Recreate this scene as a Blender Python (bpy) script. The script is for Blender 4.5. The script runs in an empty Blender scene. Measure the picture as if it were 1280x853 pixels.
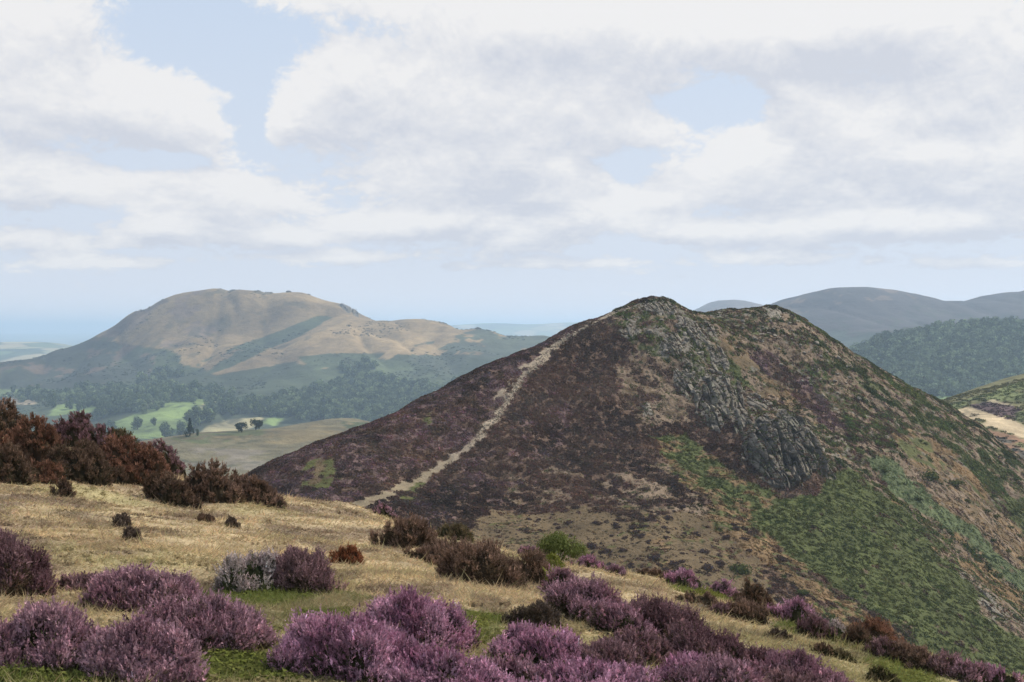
import bpy, math, random
import numpy as np
from mathutils import Vector

rng = np.random.default_rng(7)
random.seed(7)
scene = bpy.context.scene
COL = scene.collection
R = math.radians

# ------------------------------------------------------------------ camera model
CAM = np.array([0.0, 0.0, 1.65])
FPX, CX, CY = 1600.0, 640.0, 426.5
PITCH = math.atan((412.0 - 426.5) / FPX)
FWD = np.array([0.0, math.cos(PITCH), math.sin(PITCH)])
UPV = np.array([0.0, -math.sin(PITCH), math.cos(PITCH)])


def ray(px, py):
    px = np.asarray(px, float); py = np.asarray(py, float)
    a = (px - CX) / FPX; b = -(py - CY) / FPX
    d = np.stack([a, FWD[1] + b * UPV[1], FWD[2] + b * UPV[2]], -1)
    return d


def at(px, py, d):
    """point seen at a photo pixel, d metres away along the view"""
    v = ray(px, py)
    return CAM + v * (np.asarray(d, float) / v[..., 1])[..., None]


def proj(P):
    Q = np.asarray(P, float) - CAM
    f = Q @ FWD
    u = Q @ UPV
    f = np.where(f < 0.01, 0.01, f)
    return CX + FPX * Q[..., 0] / f, CY - FPX * u / f


# ------------------------------------------------------------------ noise
def _hash(ix, iy, seed):
    n = (ix.astype(np.int64) * 374761393 + iy.astype(np.int64) * 668265263 + seed * 974634777) & 0xFFFFFFFF
    n = ((n ^ (n >> 13)) * 1274126177) & 0xFFFFFFFF
    n = ((n ^ (n >> 16)) * 2246822519) & 0xFFFFFFFF
    n = n ^ (n >> 15)
    return n / 4294967295.0


def vnoise(x, y, seed=0):
    x = np.asarray(x, float); y = np.asarray(y, float)
    ix = np.floor(x); iy = np.floor(y)
    fx = x - ix; fy = y - iy
    fx = fx * fx * fx * (fx * (fx * 6 - 15) + 10); fy = fy * fy * fy * (fy * (fy * 6 - 15) + 10)
    a = _hash(ix, iy, seed); b = _hash(ix + 1, iy, seed)
    c = _hash(ix, iy + 1, seed); d = _hash(ix + 1, iy + 1, seed)
    return (a + (b - a) * fx + (c - a) * fy + (a - b - c + d) * fx * fy) * 2 - 1


def fbm(x, y, octaves=4, seed=0, gain=0.5):
    t = 0.0; amp = 1.0; s = 0.0
    for k in range(octaves):
        ca, sa = math.cos(0.6 * k), math.sin(0.6 * k)
        t = t + amp * vnoise((x * ca - y * sa) * 2 ** k, (x * sa + y * ca) * 2 ** k, seed + 31 * k)
        s += amp; amp *= gain
    return t / s


def worley(x, y, seed=0, offs=False):
    ix = np.floor(x); iy = np.floor(y)
    f1 = np.full(x.shape, 9.0); f2 = np.full(x.shape, 9.0); cid = np.zeros(x.shape); ox = np.zeros(x.shape); oy = np.zeros(x.shape)
    for dx in (-1, 0, 1):
        for dy in (-1, 0, 1):
            jx = ix + dx; jy = iy + dy
            qx = jx + _hash(jx, jy, seed); qy = jy + _hash(jx, jy, seed + 5)
            d = np.hypot(qx - x, qy - y)
            h = _hash(jx, jy, seed + 9)
            near = d < f1
            f2 = np.where(near, f1, np.minimum(f2, d))
            cid = np.where(near, h, cid); ox = np.where(near, x - qx, ox); oy = np.where(near, y - qy, oy)
            f1 = np.where(near, d, f1)
    return (f1, f2, cid, ox, oy) if offs else (f1, f2, cid)


def sstep(a, b, x):
    t = np.clip((x - a) / (b - a), 0, 1)
    return t * t * (3 - 2 * t)


def inpoly(px, py, poly):
    r = np.zeros(np.shape(px), bool)
    n = len(poly)
    for i in range(n):
        x0, y0 = poly[i]; x1, y1 = poly[(i + 1) % n]
        if y0 == y1:
            continue
        c = ((y0 > py) != (y1 > py)) & (px < (x1 - x0) * (py - y0) / (y1 - y0) + x0)
        r ^= c
    return r


def polydist(px, py, line):
    """distance to a polyline and the running parameter along it"""
    best = np.full(np.shape(px), 1e9); par = np.zeros(np.shape(px)); acc = 0
    for i in range(len(line) - 1):
        x0, y0 = line[i][:2]; x1, y1 = line[i + 1][:2]
        dx, dy = x1 - x0, y1 - y0
        t = np.clip(((px - x0) * dx + (py - y0) * dy) / (dx * dx + dy * dy), 0, 1)
        d = np.hypot(px - x0 - t * dx, py - y0 - t * dy)
        m = d < best
        best = np.where(m, d, best); par = np.where(m, i + t, par)
    return best, par


# ------------------------------------------------------------------ meshes
def mesh_obj(name, V, F, mat, col=None, parent=None, smooth=False, loc=None):
    V = np.asarray(V, np.float32); F = np.asarray(F, np.int32)
    k = F.shape[1]
    me = bpy.data.meshes.new(name)
    me.vertices.add(len(V)); me.vertices.foreach_set('co', V.ravel())
    me.loops.add(F.size); me.loops.foreach_set('vertex_index', F.ravel())
    me.polygons.add(len(F)); me.polygons.foreach_set('loop_start', np.arange(0, F.size, k, dtype=np.int32))
    me.polygons.foreach_set('use_smooth', np.full(len(F), smooth))
    me.update(calc_edges=True)
    if col is not None:
        ca = me.color_attributes.new('Col', 'FLOAT_COLOR', 'POINT')
        c4 = np.ones((len(V), 4), np.float32); c4[:, :3] = np.clip(col, 0, 1)
        ca.data.foreach_set('color', c4.ravel())
    me.materials.append(mat)
    o = bpy.data.objects.new(name, me)
    COL.objects.link(o)
    if parent is not None:
        o.parent = parent
    if loc is not None:
        o.location = loc
    return o


def tag(o, label=None, cat=None, group=None, kind=None):
    if label: o['label'] = label
    if cat: o['category'] = cat
    if group: o['group'] = group
    if kind: o['kind'] = kind
    return o


def empty(name, loc, label, cat, group=None):
    o = bpy.data.objects.new(name, None); COL.objects.link(o)
    o.location = [float(v) for v in loc]
    o.empty_display_size = 0.2
    return tag(o, label, cat, group)


# ------------------------------------------------------------------ materials
def new_mat(name):
    m = bpy.data.materials.new(name); m.use_nodes = True
    nt = m.node_tree; nt.nodes.clear()
    return m, nt


def ground_mat(name, scale, var=0.35, bump=0.4, rough=0.95, detail=6.0, scale2=None, dist=0.1):
    """painted-by-species colour attribute varied by fractal noise, with bump"""
    m, nt = new_mat(name); N = nt.nodes; L = nt.links
    out = N.new('ShaderNodeOutputMaterial'); b = N.new('ShaderNodeBsdfPrincipled')
    b.inputs['Roughness'].default_value = rough; b.inputs['Specular IOR Level'].default_value = 0.15
    at_ = N.new('ShaderNodeAttribute'); at_.attribute_name = 'Col'
    tc = N.new('ShaderNodeTexCoord')
    n1 = N.new('ShaderNodeTexNoise'); n1.inputs['Scale'].default_value = scale; n1.inputs['Detail'].default_value = detail
    n1.inputs['Roughness'].default_value = 0.7
    n2 = N.new('ShaderNodeTexNoise'); n2.inputs['Scale'].default_value = scale2 or scale * 0.13; n2.inputs['Detail'].default_value = 4
    L.new(tc.outputs['Object'], n1.inputs['Vector']); L.new(tc.outputs['Object'], n2.inputs['Vector'])
    ad = N.new('ShaderNodeMath'); ad.operation = 'ADD'
    L.new(n1.outputs['Fac'], ad.inputs[0]); L.new(n2.outputs['Fac'], ad.inputs[1])
    mr = N.new('ShaderNodeMapRange'); mr.inputs['From Min'].default_value = 0.65; mr.inputs['From Max'].default_value = 1.35
    mr.inputs['To Min'].default_value = 1 - var; mr.inputs['To Max'].default_value = 1 + var
    L.new(ad.outputs[0], mr.inputs['Value'])
    mx = N.new('ShaderNodeVectorMath'); mx.operation = 'SCALE'
    L.new(at_.outputs['Color'], mx.inputs[0]); L.new(mr.outputs['Result'], mx.inputs['Scale'])
    L.new(mx.outputs['Vector'], b.inputs['Base Color'])
    bp = N.new('ShaderNodeBump'); bp.inputs['Strength'].default_value = bump; bp.inputs['Distance'].default_value = dist
    L.new(n1.outputs['Fac'], bp.inputs['Height']); L.new(bp.outputs['Normal'], b.inputs['Normal'])
    L.new(b.outputs[0], out.inputs[0])
    return m


def leaf_mat(name, trans=0.25, var=0.0, vscale=3.0, rough=0.8):
    m, nt = new_mat(name); N = nt.nodes; L = nt.links
    out = N.new('ShaderNodeOutputMaterial')
    at_ = N.new('ShaderNodeAttribute'); at_.attribute_name = 'Col'
    src = at_.outputs['Color']
    if var:
        tc = N.new('ShaderNodeTexCoord'); n1 = N.new('ShaderNodeTexNoise'); n1.inputs['Scale'].default_value = vscale
        n1.inputs['Detail'].default_value = 3
        L.new(tc.outputs['Object'], n1.inputs['Vector'])
        mr = N.new('ShaderNodeMapRange'); mr.inputs['From Min'].default_value = 0.3; mr.inputs['From Max'].default_value = 0.7
        mr.inputs['To Min'].default_value = 1 - var; mr.inputs['To Max'].default_value = 1 + var
        L.new(n1.outputs['Fac'], mr.inputs['Value'])
        mx = N.new('ShaderNodeVectorMath'); mx.operation = 'SCALE'
        L.new(src, mx.inputs[0]); L.new(mr.outputs['Result'], mx.inputs['Scale']); src = mx.outputs['Vector']
    d = N.new('ShaderNodeBsdfDiffuse'); d.inputs['Roughness'].default_value = rough
    L.new(src, d.inputs['Color'])
    if trans:
        t = N.new('ShaderNodeBsdfTranslucent'); L.new(src, t.inputs['Color'])
        ms = N.new('ShaderNodeMixShader'); ms.inputs[0].default_value = trans
        L.new(d.outputs[0], ms.inputs[1]); L.new(t.outputs[0], ms.inputs[2]); L.new(ms.outputs[0], out.inputs[0])
    else:
        L.new(d.outputs[0], out.inputs[0])
    return m


M_TURF = ground_mat('dry turf', 9.0, 0.35, 0.9, scale2=1.2, dist=0.05)
M_MOOR = ground_mat('moor soil', 1.3, 0.4, 0.8, scale2=0.2, dist=0.3)
M_HILL = ground_mat('far hill turf', 0.06, 0.45, 0.6, scale2=0.006, dist=6.0)
M_LAND = ground_mat('lowland', 0.004, 0.3, 0.0, scale2=0.0007)
M_ROCK = ground_mat('lichened rock', 2.2, 0.5, 0.9, rough=0.9, scale2=0.35, dist=0.25)
M_LEAF = leaf_mat('leaves', 0.25)
M_FLOWER = leaf_mat('heather bloom', 0.12, 0.18, 5.0)
M_TWIG = leaf_mat('heather twigs', 0.1, 0.2, 6.0)
M_GRASS = leaf_mat('grass blades', 0.35)
M_CROWN = leaf_mat('tree leaves', 0.2)
M_BARK = leaf_mat('bark', 0.0, 0.3, 1.5)


# ------------------------------------------------------------------ terrain sheets
class TPS:
    def __init__(self, P, lam=0.0, scale=1.0):
        P = np.asarray(P, float); self.s = scale
        self.c = P[:, :2] / scale; n = len(P)
        K = self._k(self.c, self.c) + lam * np.eye(n)
        Q = np.hstack([np.ones((n, 1)), self.c])
        A = np.zeros((n + 3, n + 3)); A[:n, :n] = K; A[:n, n:] = Q; A[n:, :n] = Q.T
        self.w = np.linalg.solve(A, np.concatenate([P[:, 2], np.zeros(3)]))

    @staticmethod
    def _k(a, b):
        d2 = ((a[:, None, :] - b[None, :, :]) ** 2).sum(-1)
        return 0.5 * d2 * np.log(d2 + 1e-12)

    def __call__(self, x, y):
        q = np.stack([np.ravel(x), np.ravel(y)], -1) / self.s
        out = np.empty(len(q))
        for i in range(0, len(q), 60000):
            c = q[i:i + 60000]
            out[i:i + 60000] = self._k(c, self.c) @ self.w[:-3] + self.w[-3] + c @ self.w[-2:]
        return out.reshape(np.shape(x))


class Sheet:
    """a height field on a regular grid of the ground plan"""
    def __init__(self, x0, x1, y0, y1, step, zfun):
        self.xs = np.arange(x0, x1 + step * 0.5, step); self.ys = np.arange(y0, y1 + step * 0.5, step)
        self.x0, self.y0, self.step = x0, y0, step
        X, Y = np.meshgrid(self.xs, self.ys)
        self.X, self.Y = X, Y
        self.Z = zfun(X, Y)

    def h(self, x, y):
        fx = np.clip((np.asarray(x, float) - self.x0) / self.step, 0, len(self.xs) - 1.001)
        fy = np.clip((np.asarray(y, float) - self.y0) / self.step, 0, len(self.ys) - 1.001)
        i = fx.astype(int); j = fy.astype(int); u = fx - i; v = fy - j
        Z = self.Z
        return (Z[j, i] * (1 - u) * (1 - v) + Z[j, i + 1] * u * (1 - v) + Z[j + 1, i] * (1 - u) * v + Z[j + 1, i + 1] * u * v)

    def normal(self, x, y, e=None):
        e = e or self.step
        gx = (self.h(x + e, y) - self.h(x - e, y)) / (2 * e); gy = (self.h(x, y + e) - self.h(x, y - e)) / (2 * e)
        n = np.stack([-gx, -gy, np.ones_like(gx)], -1)
        return n / np.linalg.norm(n, axis=-1, keepdims=True)

    def hit(self, px, py, d0, d1, n=500):
        """where the view through photo pixels first meets the sheet (nan: nowhere)"""
        px = np.atleast_1d(np.asarray(px, float)); py = np.atleast_1d(np.asarray(py, float))
        v = ray(px, py); v = v / v[:, 1:2]
        ds = np.geomspace(d0, d1, n)
        res = np.full(len(px), np.nan); prev = np.full(len(px), d0); done = np.zeros(len(px), bool)
        for d in ds:
            P = CAM + v * d
            below = (P[:, 2] < self.h(P[:, 0], P[:, 1])) & ~done & (P[:, 0] > self.xs[0]) & (P[:, 0] < self.xs[-1]) & (P[:, 1] > self.ys[0])
            if below.any():
                lo = prev[below]; hi = np.full(below.sum(), d); vv = v[below]
                for _ in range(14):
                    mid = (lo + hi) / 2; Q = CAM + vv * mid[:, None]
                    b = Q[:, 2] < self.h(Q[:, 0], Q[:, 1])
                    hi = np.where(b, mid, hi); lo = np.where(b, lo, mid)
                res[below] = hi; done |= below
            prev = np.where(done, prev, d)
        return CAM + v * res[:, None]

    def build(self, name, mat, colfun, smooth=True):
        ny, nx = self.X.shape
        V = np.stack([self.X, self.Y, self.Z], -1).reshape(-1, 3)
        idx = np.arange(nx * ny).reshape(ny, nx)
        F = np.stack([idx[:-1, :-1], idx[:-1, 1:], idx[1:, 1:], idx[1:, :-1]], -1).reshape(-1, 4)
        o = mesh_obj(name, V, F, mat, colfun(V), smooth=smooth)
        return tag(o, kind='structure')


def pts(L):
    return [at(a, b, d) for a, b, d in L]


def edge_fade(X, Y, x0, x1, y0, y1, w):
    return np.minimum(np.minimum(sstep(x0, x0 + w, X), 1 - sstep(x1 - w, x1, X)), np.minimum(sstep(y0, y0 + w, Y), 1 - sstep(y1 - w, y1, Y)))


C = lambda *a: np.array(a, float)
# species and soil colours (albedo)
STRAW = C(.43, .33, .195); GREEN = C(.15, .165, .05); HEATH = C(.088, .053, .036); PURPLE = C(.135, .082, .09)
GREYTAN = C(.235, .17, .115); BRACKEN = C(.064, .073, .023); ORANGE = C(.155, .10, .05); LIME = C(.17, .175, .055)
PATHC = C(.25, .20, .145); ROCK = C(.175, .152, .122); GORSE = C(.06, .068, .024); EARTH = C(.12, .085, .06)
TEAL = C(.085, .102, .046)

# ================================================================== the near hillside
FG = [(-60, 853, 4.8), (100, 853, 5.0), (320, 853, 5.5), (480, 853, 5.8), (640, 853, 6.2), (800, 853, 6.7), (960, 853, 8.0), (1100, 853, 11), (1280, 856, 16.5),
      (-60, 740, 8.0), (100, 740, 8.5), (320, 740, 9.5), (480, 745, 9.6), (640, 760, 9.5), (800, 770, 10.2), (960, 800, 12), (1100, 805, 18), (1200, 842, 18),
      (-60, 660, 12.5), (100, 660, 13.5), (300, 685, 13.5), (430, 695, 14), (560, 712, 14.5), (700, 735, 14), (800, 735, 15), (960, 765, 18),
      (-60, 592, 20), (100, 604, 21), (220, 636, 20.5), (340, 642, 22), (300, 655, 18.5), (480, 652, 24), (560, 680, 20), (640, 700, 18), (700, 706, 19.5), (800, 717, 19.5), (880, 737, 19.5),
      (350, 624, 28), (440, 634, 29), (-60, 540, 26), (0, 552, 26), (100, 562, 26), (200, 592, 26),
      (-60, 565, 36), (100, 588, 36), (250, 640, 36), (440, 660, 38), (600, 730, 32), (700, 745, 30), (800, 765, 29), (900, 800, 27), (1000, 830, 25), (1100, 850, 25), (1280, 900, 24)]
P = pts(FG)
P += [C(0, 0, 0), C(-6, 0, .2), C(6, 0, -.5), C(0, -8, .6), C(-10, -8, 1), C(12, -8, -1.5), C(14, 3, -1.9),
      C(-40, 60, -9), C(-15, 65, -17), C(10, 60, -20), C(35, 55, -26), C(55, 40, -28), C(60, 10, -16), C(-50, 20, 2.0), C(-50, -5, 3), C(50, -8, -10)]
fg_t = TPS(P, 0.002, 10.0)


def fg_z(X, Y):
    z = fg_t(X, Y)
    a = np.clip((np.hypot(X, Y)) / 12, 0.15, 1)
    z = z + 0.10 * a * fbm(X * 0.45, Y * 0.45, 4, 3) + 0.05 * a * fbm(X * 1.6, Y * 1.6, 3, 11)
    far = sstep(45, 80, np.hypot(X, Y * 1.0))
    return z * (1 - far) + far * (np.minimum(z, -25) - 14)


fg = Sheet(-60, 66, -10, 86, 0.22, fg_z)

FG_GREEN = [[(300, 800), (240, 740), (290, 742), (420, 735), (470, 745), (400, 790), (370, 853), (240, 853), (-20, 853), (-20, 830), (240, 838)],
            [(560, 760), (640, 770), (650, 790), (600, 810)], [(830, 712), (900, 722), (925, 750), (880, 745), (840, 735)],
            [(960, 785), (1010, 775), (1120, 812), (1080, 822)]]
FG_LIME = [[(850, 725), (910, 730), (900, 748), (850, 742)], [(1080, 825), (1140, 828), (1200, 856), (1120, 870)], [(560, 762), (610, 768), (600, 800)]]
FG_EARTH = [[(300, 662), (400, 660), (440, 678), (400, 682), (340, 672)], [(0, 605), (40, 600), (60, 625), (20, 630)], [(590, 740), (640, 752), (640, 772), (600, 765)], [(60, 640), (200, 648), (240, 670), (120, 662)],
            [(860, 742), (900, 752), (895, 765), (870, 762)]]


def fg_color(V):
    x, y = V[:, 0], V[:, 1]
    px, py = proj(V)
    w = 14 * fbm(x * 0.9, y * 0.9, 3, 21); w2 = 10 * fbm(x * 0.9, y * 0.9, 3, 22)
    c = np.empty((len(V), 3))
    n = fbm(x * 0.5, y * 0.5, 4, 5)[:, None]; n2 = fbm(x * 1.7, y * 1.7, 3, 6)[:, None]
    c[:] = STRAW * (1 + 0.18 * n2)
    c = c * (1 - 0.35 * sstep(0.05, 0.5, n)) + GREEN * 1.3 * 0.35 * sstep(0.05, 0.5, n)
    c = c + (GREYTAN - c) * 0.65 * sstep(0.05, 0.4, fbm(x * .8, y * .5, 4, 17))[:, None]
    c = c * (1 + .35 * fbm(x * 4, y * 4, 3, 18))[:, None]
    bare = sstep(.2, .36, fbm(x * 1.3 + 40, y * .9, 4, 19))[:, None] * .75
    c = c * (1 - bare) + EARTH * 1.5 * bare
    g = sstep(735, 850, py + w)[:, None] * 0.45
    c = c * (1 - g) + GREEN * g
    for poly in FG_GREEN:
        m = inpoly(px + w, py + w2, poly) & (y > 1)
        mix_ = np.clip(.25 + 1.3 * n2[m] + .5 * fbm(x[m] * 5, y[m] * 5, 2, 29)[:, None], 0, .75)
        c[m] = (GREEN * (1 - mix_) + c[m] * .75 * mix_) * (1 + 0.3 * n2[m])
    for poly in FG_LIME:
        m = inpoly(px + w, py + w2, poly) & (y > 1)
        c[m] = LIME * (1 + 0.2 * n2[m])
    for poly in FG_EARTH:
        m = inpoly(px + w, py + w2 * 0.5, poly) & (y > 1) & (vnoise(x * 2.3, y * 2.3, 77) > -0.15)
        c[m] = c[m] * 0.35 + GREYTAN * 0.45 * (1 + 0.3 * n2[m])
    h = np.hypot(x, y)
    off = sstep(36, 45, h)[:, None]
    return c * (1 - off) + HEATH * 1.6 * off


tag(fg.build('hillside', M_TURF, lambda V: fg_color(V) * .8), kind='structure')

# ================================================================== the heather hill with the crag
MH_SKY = [(290, 612, 205), (335, 581, 212), (395, 556, 220), (450, 535, 226), (525, 500, 234), (600, 461, 242), (660, 436, 248), (720, 405, 255), (770, 388, 260), (800, 378, 262), (820, 374, 263), (845, 379, 264),
          (870, 391, 268), (905, 388, 275), (935, 384, 279), (962, 382, 281), (985, 391, 283), (1010, 407, 284), (1045, 430, 286), (1100, 463, 288), (1150, 489, 290), (1192, 511, 292), (1240, 550, 292), (1290, 598, 292)]
MH = [(430, 632, 190), (500, 612, 198), (560, 572, 212), (640, 495, 231), (700, 430, 249), (640, 560, 214), (640, 620, 201), (640, 655, 190), (720, 560, 217), (720, 500, 231), (760, 440, 246), (780, 640, 194), (780, 690, 180),
      (800, 560, 217), (800, 490, 235), (850, 440, 248), (860, 500, 236), (880, 560, 222), (900, 620, 205), (900, 680, 186), (940, 440, 258), (930, 500, 242), (955, 520, 231), (985, 540, 226), (960, 600, 213), (1010, 605, 214), (1000, 660, 200), (1000, 720, 184),
      (1040, 500, 254), (1100, 540, 243), (1090, 600, 224), (1100, 680, 200), (1100, 760, 180), (1180, 560, 255), (1190, 640, 226), (1190, 740, 194), (1200, 830, 172), (1280, 660, 244), (1280, 740, 214), (1280, 850, 176),
      (900, 760, 164), (1040, 840, 158), (700, 740, 165), (560, 680, 178), (430, 680, 176), (300, 660, 190), (200, 700, 190), (150, 700, 240), (200, 660, 255)]
P = pts(MH_SKY) + pts(MH)
for a, b, d in MH_SKY[1:]:
    q = at(a, b, d)
    P += [q + C(3, 26, -12), q + C(6, 60, -34)]
P += [C(-70, 120, -48), C(-20, 115, -52), C(30, 110, -62), C(80, 110, -72), C(150, 140, -84), C(200, 200, -84), C(190, 300, -75), C(-110, 200, -62), C(-100, 300, -70), C(0, 370, -62), C(90, 380, -60)]
mh_t = TPS(P, 0.002, 60.0)


def mh_z(X, Y):
    z = mh_t(X, Y)
    px, _ = proj(np.stack([X, Y, z], -1))
    rough = 0.45 + 0.5 * sstep(700, 900, px)
    z = z + rough * 0.9 * fbm(X * 0.075, Y * 0.075, 3, 41) + rough * 0.75 * fbm(X * 0.28, Y * 0.28, 3, 42)
    e = edge_fade(X, Y, -150, 240, 95, 400, 35)
    return np.maximum(z, -175) * e + -175 * (1 - e)


mh = Sheet(-150, 240, 95, 400, 0.6, mh_z)

H_, HP_, S_, G_, B_, O_, L_, K_, T_, P_, Y_ = range(11)       # heather, bloom, straw, grey-tan, bracken, orange, lime, rocky, teal fern, path, gorse
MH_COL = np.array([HEATH, PURPLE * .55 + HEATH * .4, C(.105, .074, .04), GREYTAN * .7, BRACKEN, ORANGE, LIME * .4, ROCK * .9, TEAL, PATHC, GORSE])  # straw and grey-tan darkened: cloud shadow put into the colour
PATH_LINE = [(405, 646, 4), (430, 635, 6), (470, 623, 9), (520, 602, 10), (560, 577, 9), (598, 546, 8), (622, 520, 8), (636, 497, 8), (652, 474, 9), (676, 450, 8), (695, 433, 6), (708, 421, 5), (735, 406, 3), (768, 391, 3), (790, 384, 2.5)]
PATH_SIDE = [(620, 520, 3), (612, 505, 2.5), (632, 486, 3), (640, 470, 3), (660, 455, 3), (690, 432, 3)]
MH_PAINT = [  # polygon, [(class, share)...]  share of the ground; the rest keeps what lay there
    ([(330, 575), (450, 530), (600, 455), (760, 385), (700, 430), (640, 500), (560, 570), (440, 628), (330, 640)], [(HP_, .62)]),
    ([(430, 640), (520, 610), (640, 540), (700, 470), (720, 520), (640, 620), (560, 660)], [(HP_, .25)]),
    ([(610, 565), (680, 572), (730, 592), (860, 570), (905, 610), (890, 652), (760, 640), (640, 628)], [(G_, .42), (S_, .08)]),
    ([(612, 636), (700, 640), (770, 622), (830, 640), (905, 636), (935, 680), (965, 740), (1010, 800), (900, 800), (760, 740), (560, 700)], [(S_, .74), (L_, .08), (O_, .08)]),
    ([(600, 570), (700, 580), (790, 630), (820, 650), (780, 650), (700, 615), (640, 605)], [(H_, .7)]),
    ([(770, 440), (835, 432), (875, 475), (865, 525), (800, 528), (765, 485)], [(G_, .5), (S_, .1), (H_, .2)]),
    ([(750, 398), (798, 362), (864, 362), (905, 425), (920, 480), (860, 470), (800, 440)], [(K_, .28), (B_, .12), (Y_, .18), (G_, .2)]),
    ([(862, 368), (962, 362), (1050, 410), (1200, 488), (1310, 580), (1300, 820), (1210, 740), (1110, 600), (1040, 585), (990, 520), (925, 470), (890, 430)], [(G_, .42), (O_, .05), (Y_, .13), (H_, .12), (B_, .07), (K_, .12), (S_, .08)]),
    ([(860, 460), (925, 475), (1000, 540), (1060, 580), (1030, 600), (960, 540), (880, 520)], [(G_, .3), (K_, .3), (Y_, .2)]),
    ([(880, 440), (930, 450), (940, 490), (895, 480)], [(B_, .65)]),
    ([(900, 420), (925, 430), (1005, 520), (1000, 540), (985, 530), (950, 480)], [(S_, .5), (O_, .2)]),
    ([(935, 436), (965, 440), (1010, 480), (1062, 532), (1040, 540), (990, 500), (950, 465)], [(HP_, .6), (H_, .3)]),
    ([(990, 375), (1050, 410), (1200, 488), (1310, 580), (1300, 650), (1200, 570), (1100, 500), (1030, 450)], [(Y_, .34), (B_, .16), (G_, .25)]),
    ([(1060, 490), (1150, 540), (1120, 570), (1060, 560)], [(Y_, .4), (H_, .2)]),
    ([(1120, 540), (1160, 545), (1200, 580), (1300, 680), (1300, 720), (1200, 640), (1150, 590)], [(O_, .5), (S_, .3)]),
    ([(1128, 548), (1150, 552), (1200, 600), (1240, 636), (1225, 640), (1180, 610), (1140, 575)], [(L_, .8)]),
    ([(1190, 560), (1300, 640), (1300, 690), (1240, 630)], [(Y_, .5), (B_, .35)]),
    ([(1110, 565), (1180, 585), (1300, 700), (1300, 740), (1200, 660), (1130, 600)], [(G_, .5), (O_, .2), (S_, .15)]),
    ([(1080, 570), (1115, 572), (1180, 630), (1300, 722), (1300, 748), (1190, 668), (1120, 614)], [(T_, .92)]),
    ([(1070, 590), (1120, 612), (1190, 668), (1300, 748), (1300, 800), (1230, 745), (1150, 660)], [(O_, .38), (Y_, .25), (G_, .25)]),
    ([(812, 540), (855, 540), (920, 596), (985, 622), (950, 660), (890, 630), (830, 585)], [(B_, .5), (O_, .28), (L_, .12)]),
    ([(880, 630), (945, 640), (1000, 690), (1080, 765), (1160, 820), (1180, 850), (1090, 815), (1000, 745), (940, 700)], [(O_, .55), (B_, .2)]),
    ([(940, 650), (1030, 602), (1062, 588), (1100, 612), (1150, 655), (1200, 725), (1300, 805), (1300, 870), (1190, 845), (1085, 765), (1000, 695)], [(B_, .94)]),
    ([(1195, 700), (1240, 740), (1300, 790), (1300, 815), (1235, 775)], [(G_, .5), (K_, .2)]),
    ([(375, 605), (398, 574), (424, 578), (440, 600), (410, 615)], [(L_, .75)]),
    ([(392, 602), (404, 577), (414, 577), (402, 606)], [(S_, .8)]),
    ([(515, 525), (530, 516), (546, 524), (532, 536)], [(L_, .6)]),
    ([(488, 618), (530, 600), (540, 606), (500, 628)], [(L_, .6)]),
]


def mh_class(V, seed):
    px, py = proj(V)
    x, y = V[:, 0], V[:, 1]
    wx = 20 * fbm(x * .14, y * .14, 5, 51, .6); wy = 15 * fbm(x * .14, y * .14, 5, 52, .6)
    cls = np.full(len(V), H_)
    for k, (poly, shares) in enumerate(MH_PAINT):
        m = inpoly(px + wx, py + wy, poly)
        # patchy shares: a rank from clumpy noise, so that plants stand together
        r = 1 / (1 + np.exp(-6.8 * fbm(x * .38 + 17 * k, y * .38 * 1.3, 3, 60 + k)))
        r = np.clip(r * 0.75 + 0.25 * _hash(np.floor(x * 40), np.floor(y * 40), 90 + k + seed), 0, 0.999)
        t = 0.0
        for c, s in shares:
            cls[m & (r >= t) & (r < t + s)] = c
            t += s
    d, par = polydist(px + 0.25 * wx, py + 0.2 * wy, PATH_LINE)
    w = np.interp(par, range(len(PATH_LINE)), [p[2] for p in PATH_LINE])
    cls[(d < w * (0.5 + 0.4 * vnoise(x * .8, y * .8, 70)))] = P_
    d, par = polydist(px + 0.3 * wx, py + 0.3 * wy, PATH_SIDE)
    cls[(d < 3 * (0.5 + 1.0 * vnoise(x * .6, y * .6, 71)))] = P_
    return cls, px, py


def mh_color(V):
    cls, px, py = mh_class(V, 0)
    x, y = V[:, 0], V[:, 1]
    c = MH_COL[cls].copy()
    soil = (cls == H_) | (cls == HP_) | (cls == Y_)
    c[soil] = c[soil] * .8 + EARTH * .2
    grassy = ((cls == P_) * sstep(560, 610, py + 12 * fbm(x * .3, y * .3, 3, 74)))[:, None]
    c = c * (1 - grassy) + C(.19, .15, .095) * grassy
    c *= (1 + .25 * fbm(x * .7, y * .7, 3, 73))[:, None]
    return c


tag(mh.build('hill', M_MOOR, mh_color), kind='structure')

# ================================================================== scatter of low plants as clumps of leaves
def dome_template(n, flat, leaf, seed, up=0.4):
    r = np.random.default_rng(seed)
    az = r.uniform(0, 2 * np.pi, n); cz = r.uniform(0.0, 1, n)
    s = np.sqrt(1 - cz ** 2); rad = r.uniform(.65, 1.05, n)
    nrm = np.stack([np.cos(az) * s, np.sin(az) * s, cz], -1)
    c = nrm * rad[:, None] * C(1, 1, flat)
    a = r.normal(size=(n, 3)) * .9 + C(0, 0, up)
    a = a - (a * nrm).sum(1, keepdims=True) * nrm * .88; a /= np.linalg.norm(a, axis=1, keepdims=True)
    b = np.cross(a, nrm + r.normal(size=(n, 3)) * .3); b /= np.linalg.norm(b, axis=1, keepdims=True)
    L = leaf * r.uniform(.6, 1.4, n)[:, None]
    V = np.stack([c - b * L * .55, c + b * L * .55, c + a * L * 1.2], 1).reshape(-1, 3)
    shade = np.repeat(r.uniform(.78, 1.25, n), 3)
    return V, shade, np.repeat(cz, 3)


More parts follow.
